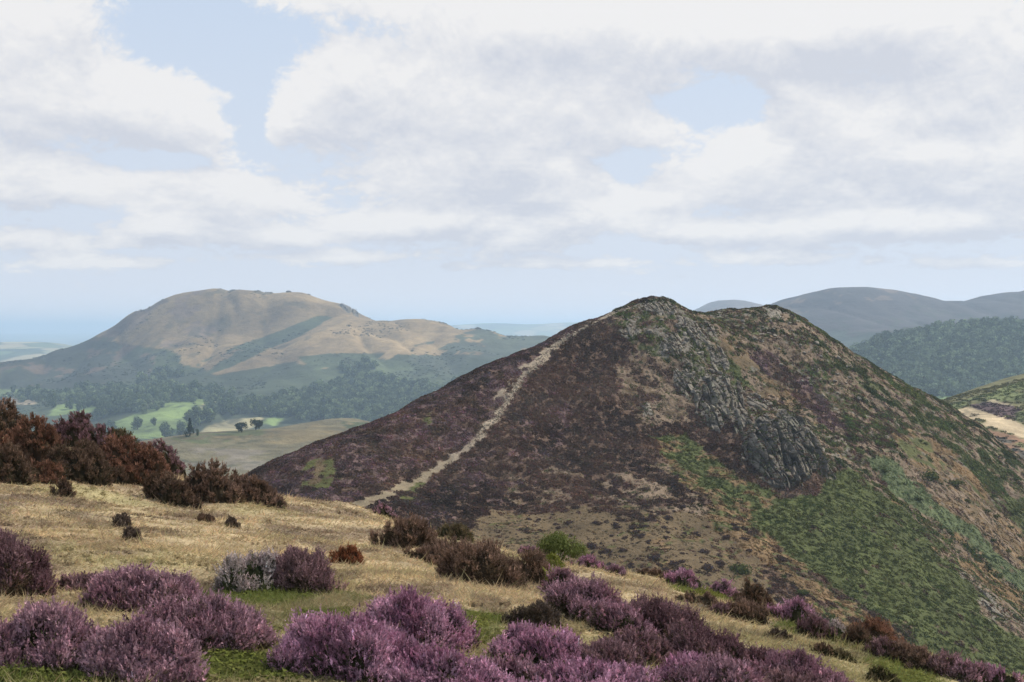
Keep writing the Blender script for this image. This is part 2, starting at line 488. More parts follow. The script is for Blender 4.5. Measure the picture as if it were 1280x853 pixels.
def scatter(name, P, S, colors, templates, mat, tops=None, label=None, cat=None, squash=None, parent=None, nrm=None, topshare=0.5):
    """one mesh of many small clumps (for ground cover nobody could count)"""
    k = len(templates); allV = []; allC = []
    which = rng.integers(0, k, len(P))
    for t in range(k):
        m = which == t
        if not m.any(): continue
        V, sh, hgt = templates[t]
        a = rng.uniform(0, 2 * np.pi, m.sum()); ca, sa = np.cos(a), np.sin(a)
        X = V[None, :, 0] * ca[:, None] - V[None, :, 1] * sa[:, None]
        Y = V[None, :, 0] * sa[:, None] + V[None, :, 1] * ca[:, None]
        s = S[m][:, None]
        Z = np.broadcast_to(V[None, :, 2], X.shape) * s
        if squash is not None: Z = Z * squash[m][:, None]
        X = X * s; Y = Y * s
        if nrm is not None:          # follow the slope
            n = nrm[m]
            Z = Z - (X * n[:, 0:1] + Y * n[:, 1:2]) / np.maximum(n[:, 2:3], .3)
        W = np.stack([X, Y, Z], -1) + P[m][:, None, :]
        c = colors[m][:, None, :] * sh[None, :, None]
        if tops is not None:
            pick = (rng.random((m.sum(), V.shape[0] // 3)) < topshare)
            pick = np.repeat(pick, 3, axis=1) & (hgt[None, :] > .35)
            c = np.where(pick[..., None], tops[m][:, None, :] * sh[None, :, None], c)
        allV.append(W.reshape(-1, 3)); allC.append(c.reshape(-1, 3))
    V = np.concatenate(allV); Cc = np.concatenate(allC)
    F = np.arange(len(V)).reshape(-1, 3)
    o = mesh_obj(name, V, F, mat, Cc, parent=parent)
    if parent is None:
        tag(o, label, cat, kind='stuff')
    return o


T_HEATH = [dome_template(20, .75, .42, 100 + i) for i in range(6)]
T_FERN = [dome_template(28, .5, .3, 120 + i, up=.1) for i in range(5)]
T_TUFT = [dome_template(9, .6, .6, 140 + i, up=1.2) for i in range(5)]
T_GORSE = [dome_template(34, .9, .36, 160 + i) for i in range(5)]

NS = 300000
X = rng.uniform(-95, 160, NS); Y = rng.uniform(140, 300, NS)
Pm = np.stack([X, Y, mh.h(X, Y)], -1)
cls, px, py = mh_class(Pm, 0)
nr = mh.normal(X, Y, 1.5)
tocam = CAM - Pm; tocam /= np.linalg.norm(tocam, axis=1, keepdims=True)
vis = (px > -40) & (px < 1330) & (py < 880) & ((nr * tocam).sum(1) > -0.12)
Pm, cls, px, py, nr = Pm[vis], cls[vis], px[vis], py[vis], nr[vis]
u = rng.random(len(Pm)); big = .5 + .5 * fbm(Pm[:, 0] * .12, Pm[:, 1] * .12, 3, 81)


def vary(base, n, amt=.22, tint=.08):
    v = base * (1 + amt * rng.normal(size=(n, 1))) * (1 + tint * rng.normal(size=(n, 3)))
    return np.clip(v, .004, .9)


def cover(name, sel, base, tops, tmpl, r0, r1, label, cat, squash=None, topshare=.5, mat=M_LEAF, calm=1.0):
    n = sel.sum()
    if n == 0: return
    S = r0 + (r1 - r0) * rng.random(n) ** 1.6
    P = Pm[sel] - nr[sel] * .06
    tone = (1 + calm * (.55 * fbm(P[:, 0] * .11, P[:, 1] * .11, 3, 84) + .45 * fbm(P[:, 0] * .4, P[:, 1] * .4, 3, 85)))[:, None]
    hue = fbm(P[:, 0] * .2, P[:, 1] * .2, 3, 86)[:, None] * C(.2, .05, -.05) + 1
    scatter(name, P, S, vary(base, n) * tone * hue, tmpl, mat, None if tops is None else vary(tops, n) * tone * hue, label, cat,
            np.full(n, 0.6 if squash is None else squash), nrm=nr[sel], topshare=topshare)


pur = fbm(Pm[:, 0] * .06, Pm[:, 1] * .06, 3, 83) > .0
leftside = px < 560
cover('heather_cover', (cls == H_) & (u < .8), HEATH * 1.0, C(.10, .066, .052), T_HEATH, .22, .75, 'dark brown heather covering the hill beside the stony path', 'heather')
cover('flowering_heather_cover', (cls == HP_) & (u < .75), HEATH * 1.2, PURPLE * 1.1, T_HEATH, .22, .72, 'dull purple flowering heather covering the long slope beside the stony path', 'heather', topshare=.62)
cover('bracken', ((cls == B_) & (u < .97)), BRACKEN * .95, BRACKEN * 1.15, T_FERN, .26, .55, 'green bracken covering the slope below the crag', 'bracken', calm=.5, squash=.62)
cover('pale_bracken', ((cls == T_) & (u < .8)), TEAL, TEAL * 1.3, T_FERN, .3, .55, 'pale green strip of bracken running down the sunlit flank', 'bracken', squash=.6, calm=.5)
cover('rusty_bracken', (cls == O_) & (u < .7), ORANGE * .8, ORANGE * 1.1, T_FERN, .3, .55, 'rusty dying bracken along the edge of the green bracken', 'bracken')
cover('hill_grass', ((cls == S_) | (cls == L_)) & (u < .5), STRAW * .25, STRAW * C(.34, .34, .3), T_TUFT, .14, .32, 'short dry grass on the open parts of the heather hill', 'grass', squash=.6)  # straw dimmed to match the cloud shadow in the ground colour
cover('bilberry_cover', (cls == Y_) & (u < .7), GORSE * 1.1, GORSE * 1.9, T_HEATH, .35, .85, 'low dark green bilberry and gorse cover on the sunlit flank', 'bilberry')
cover('withered_cover', ((cls == G_) | (cls == K_)) & (u < .42), GREYTAN * .75, GREYTAN * 1.05, T_HEATH, .16, .45, 'withered grey brown heath on the stony flank', 'heath', squash=.7)
cover('green_moor_cover', ((cls == G_) | (cls == K_)) & (u > .42) & (u < .52), GORSE * 1.3, BRACKEN * 1.3, T_HEATH, .25, .55, 'small green plants among the withered heath', 'heath')
cover('moor_heather_tufts', ((cls == G_) | (cls == S_) | (cls == K_)) & (u > .9 + .07 * (cls == S_)), HEATH * 1.2, C(.10, .06, .06), T_HEATH, .25, .6, 'dark heather tufts dotted over the bare stony ground', 'heather')

# stones of the worn path: too many to count
n = 1300
t = rng.uniform(4.6, len(PATH_LINE) - 1.01, n); i = t.astype(int); f = t - i
pl = np.array(PATH_LINE)
qx = pl[i, 0] * (1 - f) + pl[i + 1, 0] * f + rng.normal(0, 3, n); qy = pl[i, 1] * (1 - f) + pl[i + 1, 1] * f + rng.normal(0, 3, n)


def stone_mesh(seed, sub=2, jag=.35, flat=.7):
    """an angular stone: a sphere cut by random planes"""
    r = np.random.default_rng(seed)
    nu, nv = 10 * sub, 6 * sub
    th = np.linspace(0, np.pi, nv + 1)[:, None]; ph = np.linspace(0, 2 * np.pi, nu, endpoint=False)[None, :]
    D = np.stack([np.sin(th) * np.cos(ph), np.sin(th) * np.sin(ph), np.cos(th) * np.ones_like(ph)], -1).reshape(-1, 3)
    rad = np.full(len(D), 1.0)
    for _ in range(11):
        nrm = r.normal(size=3); nrm /= np.linalg.norm(nrm); dd = r.uniform(.55, .85)
        p = D @ nrm
        rad = np.where(p > 1e-3, np.minimum(rad, dd / np.maximum(p, 1e-3)), rad)
    rad = rad * (1 + .06 * fbm(D[:, 0] * 4 + seed, D[:, 1] * 4 + D[:, 2] * 3, 3, seed))
    V = D * rad[:, None] * C(1, r.uniform(.6, .95), flat)
    idx = np.arange((nv + 1) * nu).reshape(nv + 1, nu)
    F = np.stack([idx[:-1], idx[1:], np.roll(idx[1:], -1, 1), np.roll(idx[:-1], -1, 1)], -1).reshape(-1, 4)
    return V, F


H = mh.hit(qx, qy, 150, 320); H = H[~np.isnan(H[:, 0])]
Vs, Fs = [], []; base = 0
small = [stone_mesh(900 + k, 1) for k in range(5)]
allV, allF, allC = [], [], []
for k, q in enumerate(H):
    V, F = small[k % 5]
    s = rng.uniform(.05, .2) if rng.random() < .95 else rng.uniform(.2, .42)
    a = rng.uniform(0, 6.28); ca, sa = math.cos(a), math.sin(a)
    W = np.stack([V[:, 0] * ca - V[:, 1] * sa, V[:, 0] * sa + V[:, 1] * ca, V[:, 2]], -1) * s + q
    allV.append(W); allF.append(F + base); base += len(V)
    allC.append(np.tile(vary(PATHC * .9, 1, .2, .04), (len(V), 1)))
tag(mesh_obj('path_stones', np.concatenate(allV), np.concatenate(allF), M_ROCK, np.concatenate(allC)),
    'pale loose stones strewn along the worn path up the heather hill', 'stones', kind='stuff')

# ------------------------------------------------------------------ crags of the heather hill
LEDGE = []


def crag(poly, label, depth, cell, seed, step=.7, name='rock_outcrop', tone=1.0, rib=.6, lean=(.3, 0), sheet=None, d0=150, d1=330, grow=6, group=None, pxm=7.0):
    sheet = sheet or mh
    xs = [p[0] for p in poly]; ys = [p[1] for p in poly]
    gx = np.arange(min(xs) - grow, max(xs) + grow, step); gy = np.arange(min(ys) - grow, max(ys) + grow, step)
    GX, GY = np.meshgrid(gx, gy)
    H = sheet.hit(GX.ravel(), GY.ravel(), d0, d1, 260)
    wob = 3.5 * grow / 6 * fbm(GX * .12, GY * .12, 3, seed + 3)
    ins = inpoly(GX + wob, GY + wob, poly)
    # distance to the outline gives the swell of the crag
    D, _ = polydist(GX + wob, GY + wob, list(poly) + [poly[0]])
    sd = np.where(ins, D, -D).ravel()
    ok = ~np.isnan(H[:, 0])
    Hn = np.nan_to_num(H)
    nrm = sheet.normal(Hn[:, 0], Hn[:, 1], 3.0)
    out = nrm * .5 + C(0, -.85, .1); out /= np.linalg.norm(out, axis=1, keepdims=True)
    # metres across the face
    U = Hn[:, 0] + .12 * Hn[:, 1]; W = Hn[:, 2] * 1.0 + .15 * Hn[:, 1]
    U2 = U + lean[0] * W + .25 * fbm(U * .35, W * .35, 2, seed); W2 = W + lean[1] * U
    f1, f2, cid, ox, oy = worley(U2 / cell, W2 / (cell * 3.0), seed, True)
    g1, g2, cid2, px_, py_ = worley(U2 / (cell * .42) + 7, W2 / (cell * 1.1), seed + 40, True)
    tilt = (np.modf(cid * 17.3)[0] - .5) * 2.2 * ox + (np.modf(cid * 29.7)[0] - .75) * .9 * oy
    tilt2 = (np.modf(cid2 * 13.1)[0] - .5) * 1.6 * px_ + (np.modf(cid2 * 23.9)[0] - .6) * 1.3 * py_
    up_ = (Hn[:, 2] - np.median(Hn[:, 2])) / (np.ptp(Hn[ok][:, 2]) + .1)
    disp = depth * (.55 + .9 * up_) * sstep(-2, 14 * grow / 6, sd) + depth * rib * (.8 * (cid - .3) + .55 * tilt) + depth * .24 * ((cid2 - .5) + 1.2 * tilt2) - depth * .30 * (1 - sstep(0, .10, f2 - f1)) - depth * .10 * (1 - sstep(0, .12, g2 - g1))
    gul = np.abs(fbm(U2 / (cell * 1.9), W2 * .10 / cell, 2, seed + 71))
    disp -= depth * .55 * (1 - sstep(0, .13, gul))
    disp += depth * .06 * fbm(U * 2.2, W * 2.2, 3, seed + 8)
    disp = disp * sstep(-1.5, 3.5, sd) - .35 * (1 - sstep(-2.5, .5, sd))
    V = Hn + out * disp[:, None]
    ny, nx = GX.shape; idx = np.arange(nx * ny).reshape(ny, nx)
    F = np.stack([idx[1:, :-1], idx[1:, 1:], idx[:-1, 1:], idx[:-1, :-1]], -1).reshape(-1, 4)
    keep = (ok & (sd > -3.0))[F].all(1)
    # no skin stretched over a skyline
    keep &= (np.ptp(Hn[F][:, :, 1], axis=1) < (7.0 if sheet is mh else 160.0))
    F = F[keep]
    used = np.unique(F); re = np.full(len(V), -1); re[used] = np.arange(len(used))
    V, F = V[used], re[F]
    if len(F) == 0:
        return None
    c = ROCK * tone * (1 + .35 * (cid[used] - .5) + .3 * (cid2[used] - .5))[:, None]
    lich = sstep(.05, .35, fbm(U[used] * .8, W[used] * .8, 4, seed + 20))[:, None]
    c = c * (1 - .35 * lich) + C(.10, .10, .055) * .35 * lich
    warm = sstep(.1, .4, fbm(U[used] * .4, W[used] * .4, 3, seed + 22))[:, None]
    c = c * (1 - warm * .25) + C(.26, .21, .16) * .25 * warm
    if sheet is mh:                             # plants rooted on its ledges and in its gullies
        rr_ = np.random.default_rng(seed); fn = np.cross(V[F[:, 1]] - V[F[:, 0]], V[F[:, 3]] - V[F[:, 0]]); fn /= np.linalg.norm(fn, axis=1, keepdims=True) + 1e-9
        led = (np.abs(fn[:, 2]) > .55) | (gul[used][F[:, 0]] < .07)
        pick = np.where(led & (rr_.random(len(F)) < .05))[0]
        LEDGE.append(V[F[pick, 0]])
    base = V.mean(0); base[2] = V[:, 2].min()
    o = mesh_obj(name, V - base, F, M_ROCK, c, loc=base)
    return tag(o, label, 'rock', group)


crag([(928, 540), (952, 520), (985, 513), (1008, 532), (1030, 566), (1038, 592), (1010, 600), (1002, 611), (972, 612), (945, 596), (926, 578)],
     'big grey ribbed crag face standing above the green bracken slope', 2.1, 1.5, 301, lean=(-.02, 0), rib=.8, tone=.58)
crag([(868, 490), (885, 470), (915, 468), (928, 485), (932, 512), (940, 528), (920, 545), (890, 540), (870, 518)],
     'blocky grey crag just above the biggest ribbed crag face', 1.7, 1.7, 302, lean=(-.12, 0), rib=.9, tone=.72)
crag([(1002, 528), (1018, 545), (1036, 580), (1045, 598), (1032, 598), (1012, 560)], 'narrow grey rock rib beside the biggest ribbed crag face', 1.0, 1.0, 303, lean=(.1, 0), tone=.5)
crag([(862, 412), (878, 425), (896, 450), (907, 472), (896, 472), (880, 452), (866, 432)], 'slanting grey rock rib running down from the summit rocks', 1.0, 1.1, 304, lean=(.3, 0), tone=.95)
crag([(796, 384), (812, 376), (832, 376), (850, 383), (846, 392), (820, 394), (800, 392)], 'pale broken summit rocks crowning the heather hill', .8, .8, 305, tone=1.3)
crag([(826, 420), (846, 414), (858, 432), (850, 452), (834, 445)], 'small dark rock step below the summit rocks', .8, .9, 306)
crag([(872, 396), (890, 402), (898, 420), (886, 424), (876, 410)], 'dark rock face in the dip between the two tops', .9, 1.0, 307, tone=.8)
crag([(800, 505), (812, 503), (816, 518), (804, 522)], 'lone pale boulder outcrop among dark heather below the tan patch', .6, .9, 308, tone=1.2, grow=3)
crag([(838, 462), (862, 458), (874, 478), (862, 500), (846, 492)], 'broken grey rocks beside the blocky crag', .8, .9, 309)
crag([(952, 384), (972, 384), (985, 392), (975, 400), (956, 396)], 'pale stony cap of the second top', .5, .7, 310, tone=1.35)
crag([(1218, 728), (1240, 745), (1262, 770), (1252, 778), (1228, 756)], 'low grey scree rib among rust and green at the flank foot', .6, .8, 311)
crag([(932, 494), (958, 500), (980, 512), (960, 520), (938, 516)], 'jumbled grey rocks capping the ribbed crag face', .9, .9, 312)

crag([(880, 425), (900, 430), (914, 456), (906, 468), (890, 452)], 'broken grey rocks between the slanting rib and the blocky crag', .9, .9, 313, tone=.95)
crag([(846, 394), (868, 400), (882, 420), (864, 422), (850, 408)], 'stony grey shoulder just under the summit rocks', .8, .9, 314, tone=1.05)
crag([(770, 412), (790, 402), (802, 412), (792, 424), (776, 424)], 'small grey rocks in the heather beside the top of the path', .5, .7, 315, tone=1.1, grow=4)
LP = np.concatenate(LEDGE)
cl = np.where(rng.random((len(LP), 1)) < .55, GORSE, HEATH)
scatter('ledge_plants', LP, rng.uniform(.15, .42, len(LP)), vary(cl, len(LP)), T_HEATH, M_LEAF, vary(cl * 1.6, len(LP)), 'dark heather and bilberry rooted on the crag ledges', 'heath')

# boulders strewn over the upper slopes
def boulders(poly, n, s0, s1, label, group, tone, seed):
    r = np.random.default_rng(seed)
    xs = [p[0] for p in poly]; ys = [p[1] for p in poly]; Q = []
    while len(Q) < n:
        a, b = r.uniform(min(xs), max(xs)), r.uniform(min(ys), max(ys))
        if inpoly(np.array([a]), np.array([b]), poly)[0]: Q.append((a, b))
    Hh = mh.hit([q[0] for q in Q], [q[1] for q in Q], 150, 330)
    meshes = []
    for k in range(6):
        V, F = stone_mesh(seed + k, 2)
        c = ROCK * tone * (1 + .3 * fbm(V[:, 0] * 2 + k, V[:, 1] * 2 + V[:, 2], 3, seed))[:, None]
        meshes.append((V, F, c))
    made = {}
    for k, q in enumerate(Hh):
        if np.isnan(q[0]): continue
        if k % 6 not in made:
            V, F, c = meshes[k % 6]
            o = mesh_obj('boulder', V, F, M_ROCK, c); made[k % 6] = o
        else:
            o = made[k % 6].copy(); COL.objects.link(o)
        s = s0 + (s1 - s0) * r.random() ** 2.2
        o.scale = (s, s, s * r.uniform(.7, 1.1)); o.rotation_euler = (r.uniform(-.3, .3), r.uniform(-.3, .3), r.uniform(0, 6.28))
        o.location = q + C(0, 0, .1 * s)
        tag(o, label, 'rock', group)


boulders([(775, 398), (800, 380), (850, 382), (880, 420), (880, 450), (830, 440)], 60, .25, .85, 'grey boulder among heather on the summit slope', 'boulders under the summit', 1.25, 401)
boulders([(900, 395), (960, 385), (1010, 410), (1060, 450), (1080, 500), (1020, 500), (960, 440)], 70, .2, .7, 'pale boulder on the stony sunlit flank', 'boulders on the stony flank', 1.3, 420)
boulders([(820, 470), (870, 450), (920, 470), (1000, 530), (1060, 570), (1010, 580), (940, 500), (860, 500)], 50, .25, .9, 'grey boulder tumbled about the crags', 'boulders about the crags', 1.05, 440)

# ------------------------------------------------------------------ shrubs that stand apart on the hill
def shrub_mesh(seed, n, leaf, base, tops, flat=.8, lumps=5, small=0):
    r = np.random.default_rng(seed)
    Vs, Cs = [], []
    for k in range(lumps):
        V, sh, hg = dome_template(n // lumps, flat, leaf, seed * 13 + k)
        s = r.uniform(.45, .72) if k else .75
        off = C(*(r.uniform(-.5, .5, 2)), r.uniform(0, .25)) if k else C(0, 0, .1)
        if small and k:
            aa_ = r.uniform(0, 6.28); rh = math.sqrt(r.random()); s = r.uniform(.2, .4); off = C(.72 * math.cos(aa_) * rh, .72 * math.sin(aa_) * rh, (.08 + .62 * (1 - rh)) * r.uniform(.6, 1.1))
        Vs.append(V * s + off)
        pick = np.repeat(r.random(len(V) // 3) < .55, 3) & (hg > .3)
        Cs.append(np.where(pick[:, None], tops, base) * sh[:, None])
    V = np.concatenate(Vs)
    return V, np.arange(len(V)).reshape(-1, 3), np.concatenate(Cs)


def stand(spots, name, label, cat, group, base, tops, seed, sheet, d0, d1, n=170, leaf=.3, flat=.85, part='foliage'):
    """shrubs (px, py of the foot, width in px) that share a few meshes; foliage on a stem"""
    Hh = sheet.hit([s[0] for s in spots], [s[1] for s in spots], d0, d1)
    protos = []
    for k in range(min(4, len(spots))):
        protos.append(shrub_mesh(seed + k, n, leaf, base, tops, flat))
    first = {}
    for k, (s, q) in enumerate(zip(spots, Hh)):
        if np.isnan(q[0]): continue
        wid = s[2] / FPX * q[1] * .5
        lab = s[3] if len(s) > 3 else label
        if k % 4 not in first:
            V, F, c = protos[k % 4]
            o = mesh_obj(name, V, F, M_LEAF, c); first[k % 4] = o
        else:
            o = first[k % 4].copy(); COL.objects.link(o)
        o.location = q - C(0, 0, .12 * wid); o.rotation_euler = (0, 0, rng.uniform(0, 6.28)); o.scale = (wid, wid, wid * rng.uniform(.8, 1.1))
        tag(o, lab, cat, group if len(s) < 4 else None)


GORSE_SPOTS = [(1162, 600, 40, 'largest dark gorse clump on the brown sunlit flank'), (1193, 608, 24, 'dark round gorse bush beside the largest gorse clump'), (1210, 628, 17, 'small gorse bush downhill of the round gorse bush'),
               (1240, 622, 16), (1232, 640, 18), (1246, 648, 14), (1215, 585, 10), (1176, 606, 10), (1184, 608, 8), (1155, 545, 13), (1157, 556, 11), (1150, 552, 9), (1262, 660, 14), (1270, 640, 15), (1285, 640, 16), (1275, 672, 16), (1260, 690, 14),
               (1277, 700, 14), (1240, 676, 12), (1198, 648, 10), (1250, 570, 9), (1232, 560, 8), (1268, 600, 12)]
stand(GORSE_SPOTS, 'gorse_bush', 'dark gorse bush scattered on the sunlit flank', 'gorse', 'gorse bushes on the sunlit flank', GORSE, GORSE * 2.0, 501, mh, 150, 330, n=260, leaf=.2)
FERN_SHRUBS = [(1096, 628, 10), (1062, 660, 13), (1080, 588, 9), (1130, 606, 10), (1148, 625, 14), (1104, 590, 13), (1092, 588, 12)]
stand(FERN_SHRUBS, 'gorse_bush', 'dark bush poking out of the green bracken slope', 'gorse', 'bushes in the bracken', GORSE, GORSE * 1.7, 511, mh, 150, 330, n=160)
spots = []
r = np.random.default_rng(520)
while len(spots) < 150:
    a, b = r.uniform(640, 1010), r.uniform(625, 790)
    if inpoly(np.array([a]), np.array([b]), [(640, 640), (770, 622), (905, 630), (950, 690), (1010, 780), (960, 790), (880, 740), (760, 712), (640, 668)])[0] and vnoise(np.array([a * .03]), np.array([b * .06]), 5)[0] > -.25:
        spots.append((a, b, 4 + 12 * r.random() ** 2))
spots += [(845, 598, 12), (853, 634, 14), (745, 655, 16), (770, 660, 10), (800, 672, 14), (818, 700, 24), (842, 705, 20), (790, 660, 13), (830, 660, 12), (870, 668, 13), (880, 690, 20), (900, 705, 18), (885, 712, 22), (740, 683, 18), (760, 690, 20), (778, 688, 16)]
stand(spots, 'heather_clump', 'dark heather clump dotted over the pale flat below the hill', 'heather', 'heather clumps on the pale flat', HEATH * 1.1, C(.085, .065, .07), 521, mh, 150, 330, n=120, leaf=.34, flat=.6)
stand([(1035, 778, 40, 'dark green bush row under the rusty bracken edge'), (1068, 790, 34, 'dark green bush lowest beside the rusty bracken edge'), (925, 715, 40, 'wide dark heather mat at the flat foot of the hill'), (1000, 742, 30, 'dark heather mat above the dark green bush row')],
      'bush', 'x', 'bush', None, GORSE, GORSE * 1.6, 541, mh, 130, 330, n=240, leaf=.22, flat=.6)

# ================================================================== far hills, each a sheet of its own
def far_sheet(x0, x1, y0, y1, step, P, rough, rscale, fade, seed, floor=-175, lam=.002, scale=None, ravine=0):
    t = TPS(P, lam, scale or (y1 - y0) / 4)

    def z(X, Y):
        Z = t(X, Y)
        Z = Z + rough * fbm(X / rscale, Y / rscale, 5, seed)
        if ravine:
            Z = Z - ravine * (1 - np.abs(fbm(X / (rscale * .9) + .3 * Y / rscale, Y / (rscale * 3), 3, seed + 9))) ** 3 + ravine * .45
        e = edge_fade(X, Y, x0, x1, y0, y1, fade)
        return np.clip(Z, floor, 400) * e + floor * (1 - e)
    return Sheet(x0, x1, y0, y1, step, z)


def paint(base, plist, warp, wscale, seed, scrub=.9):
    """colour function of a far hill: polygons of growth, edges warped by noise"""
    def f(V):
        px, py = proj(V); x, y = V[:, 0], V[:, 1]
        wx = warp * fbm(x / wscale, y / wscale, 4, seed); wy = warp * .6 * fbm(x / wscale, y / wscale, 4, seed + 1)
        c = np.tile(base, (len(V), 1)).astype(float)
        for k, (poly, colr, share) in enumerate(plist):
            m = inpoly(px + wx, py + wy, poly)
            if share < 1:
                m &= 1 / (1 + np.exp(-7 * fbm(x / wscale * 3.4 + k * 9, y / wscale * 1.9, 5, seed + 2, .62))) < share
            c[m] = colr
        sp = sstep(.18, .3, fbm(x / wscale * 9, y / wscale * 6, 2, seed + 7)) * sstep(-.1, .25, fbm(x / wscale * 1.2, y / wscale * 1.2, 3, seed + 8))
        c = c * (1 - .55 * sp * scrub)[:, None] + C(.028, .036, .02) * (.55 * sp * scrub)[:, None]
        return c * (1 + .5 * fbm(x / wscale * 3, y / wscale * 3, 5, seed + 4, .65))[:, None]
    return f


# --- the long tan hill
CS = [(-330, 560, 2350), (-120, 497, 2380), (-30, 463, 2400), (30, 446, 2420), (86, 432, 2440), (112, 423, 2450), (150, 400, 2470), (187, 382, 2480), (225, 366, 2490), (255, 360, 2500), (290, 359, 2505), (319, 360, 2505), (360, 364, 2500), (390, 374, 2490), (424, 380, 2480), (440, 386, 2470),
      (455, 395, 2460), (480, 398, 2440), (523, 399, 2420), (541, 401, 2415), (576, 411, 2400), (611, 412, 2400), (646, 418, 2400), (690, 421, 2400), (760, 440, 2400), (860, 475, 2400)]
CF = [(0, 480, 2150), (100, 460, 2250), (150, 440, 2330), (200, 430, 2300), (250, 400, 2400), (250, 430, 2280), (330, 400, 2400), (330, 428, 2300), (400, 398, 2420), (250, 465, 2130), (300, 448, 2170), (350, 440, 2180), (400, 420, 2260), (430, 405, 2350),
      (440, 430, 2200), (480, 420, 2260), (520, 420, 2270), (400, 460, 2080), (460, 455, 2080), (540, 440, 2150), (600, 440, 2200), (560, 470, 2000), (660, 450, 2150),
      (0, 505, 1950), (100, 500, 1930), (200, 490, 1900), (270, 490, 1880), (350, 490, 1900), (450, 495, 1880), (550, 505, 1860), (650, 500, 1900),
      (-100, 520, 1850), (50, 525, 1750), (150, 530, 1650), (250, 530, 1580), (350, 525, 1650), (450, 530, 1650), (600, 540, 1650), (150, 550, 1450), (300, 552, 1400), (450, 560, 1400)]
P = pts(CS) + pts(CF)
for a, b, d in CS:
    q = at(a, b, d); P += [q + C(20, 190, -60), q + C(40, 420, -150)]
cs = far_sheet(-1350, 500, 1250, 3000, 4.5, P, 9, 150, 120, 211, floor=-150, ravine=15)
FT = C(.25, .175, .088); FG_ = C(.05, .062, .03); FD = C(.03, .034, .022); FP = C(.115, .082, .056)
cs_paint = paint(FT * .8, [
    ([(-200, 540), (0, 450), (120, 420), (180, 420), (270, 470), (420, 440), (560, 445), (760, 440), (760, 600), (-200, 600)], FG_ * .9, 1),
    ([(-200, 520), (20, 446), (112, 421), (200, 372), (230, 385), (170, 430), (200, 440), (190, 470), (60, 490), (-200, 540)], FP * .8, .75),
    ([(0, 455), (110, 425), (150, 425), (140, 460), (210, 440), (215, 465), (90, 490), (0, 500)], FD * 1.1, .85),
    ([(140, 425), (190, 385), (250, 362), (400, 380), (440, 392), (390, 400), (250, 462), (225, 455), (240, 430), (215, 440), (170, 432)], FT * .72, 1),
    ([(150, 415), (190, 385), (250, 362), (300, 380), (250, 440), (200, 435)], FP * 1.25, .6),
    ([(400, 396), (420, 398), (350, 432), (280, 462), (230, 478), (250, 455), (320, 425)], FG_, .9),
    ([(410, 402), (455, 396), (520, 400), (570, 412), (520, 430), (470, 440), (420, 440), (410, 460), (360, 450), (330, 460), (370, 432)], FT * .85, .6),
    ([(430, 394), (455, 396), (400, 425), (355, 446), (350, 438), (395, 415)], FT * 1.0, .9),
    ([(540, 402), (570, 410), (500, 440), (470, 462), (460, 458), (490, 435)], FT, .8),
    ([(520, 430), (600, 412), (700, 420), (640, 460), (560, 470), (510, 450)], FD * 1.4 + FG_ * .3, .8),
    ([(370, 445), (420, 440), (520, 455), (560, 480), (420, 480)], FG_ * 1.25, .8),
    # fields in the valley
    ([(118, 535), (215, 502), (290, 492), (276, 514), (250, 530), (200, 549), (150, 550)], C(.14, .185, .06), 1),
    ([(245, 510), (285, 496), (282, 502), (250, 514)], C(.25, .23, .11), 1),
    ([(245, 545), (255, 535), (290, 525), (330, 522), (320, 535), (270, 545)], C(.26, .225, .12), 1),
    ([(325, 530), (345, 522), (365, 520), (345, 534)], C(.14, .19, .06), 1),
    ([(-20, 485), (20, 487), (110, 487), (100, 497), (30, 503), (-20, 505)], C(.11, .14, .055), 1),
    ([(70, 505), (130, 500), (118, 515), (60, 520)], C(.12, .16, .055), 1),
    ([(10, 495), (40, 495), (45, 505), (0, 508)], C(.28, .22, .14), 1),
], 5, 160, 213)
cs.build('far_hill', M_HILL, cs_paint)

# gorse and thorn scrub dotted over its flanks
n = 26000
X = rng.uniform(-1100, 300, n); Y = rng.uniform(1750, 2600, n); Q = np.stack([X, Y, cs.h(X, Y)], -1)
cc = cs_paint(Q); cl = fbm(X / 70, Y / 110, 4, 217)
green = cc[:, 0] < .085
keep = ((green & (cl > -.05)) | (~green & (cl > .27))) & (rng.random(n) < .75); Q = Q[keep]
cl = np.where(rng.random((len(Q), 1)) < .5, C(.025, .034, .018), C(.04, .045, .028))
scatter('hill_scrub', Q - C(0, 0, .3), .9 + 2.6 * rng.random(len(Q)) ** 2, cl, T_HEATH, M_LEAF, cl * 2.0, 'dark scrub dotted over the flanks of the long tan hill', 'scrub', squash=np.full(len(Q), .8))

# --- the low moor spur in the valley, with pines on its brow
MS = [(60, 575, 700), (150, 556, 740), (205, 547, 760), (250, 544, 780), (300, 541, 800), (350, 537, 815), (400, 528, 830), (440, 525, 845), (470, 531, 850), (520, 548, 850), (600, 590, 850)]
MF = [(200, 580, 660), (280, 570, 690), (330, 585, 650), (350, 560, 720), (420, 550, 740), (460, 560, 730), (340, 610, 600), (440, 590, 640), (540, 610, 650), (150, 620, 600)]
P = pts(MS) + pts(MF)
for a, b, d in MS:
    q = at(a, b, d); P += [q + C(0, 60, -9), q + C(0, 160, -50)]
ms = far_sheet(-420, 60, 470, 1080, 2.5, P, 2.2, 60, 60, 221, floor=-150)
ms.build('hill', M_HILL, paint(C(.115, .10, .06), [
    ([(200, 545), (330, 538), (330, 550), (250, 556)], C(.09, .10, .045), .7), ([(260, 548), (460, 522), (470, 540), (350, 556)], C(.15, .12, .065), .6),
    ([(425, 525), (460, 528), (455, 545), (430, 535)], C(.05, .06, .03), .8), ([(380, 545), (420, 548), (400, 562), (375, 560)], C(.06, .065, .035), .6),
    ([(240, 560), (330, 565), (330, 590), (230, 590)], C(.14, .12, .09), .7)], 6, 50, 223))

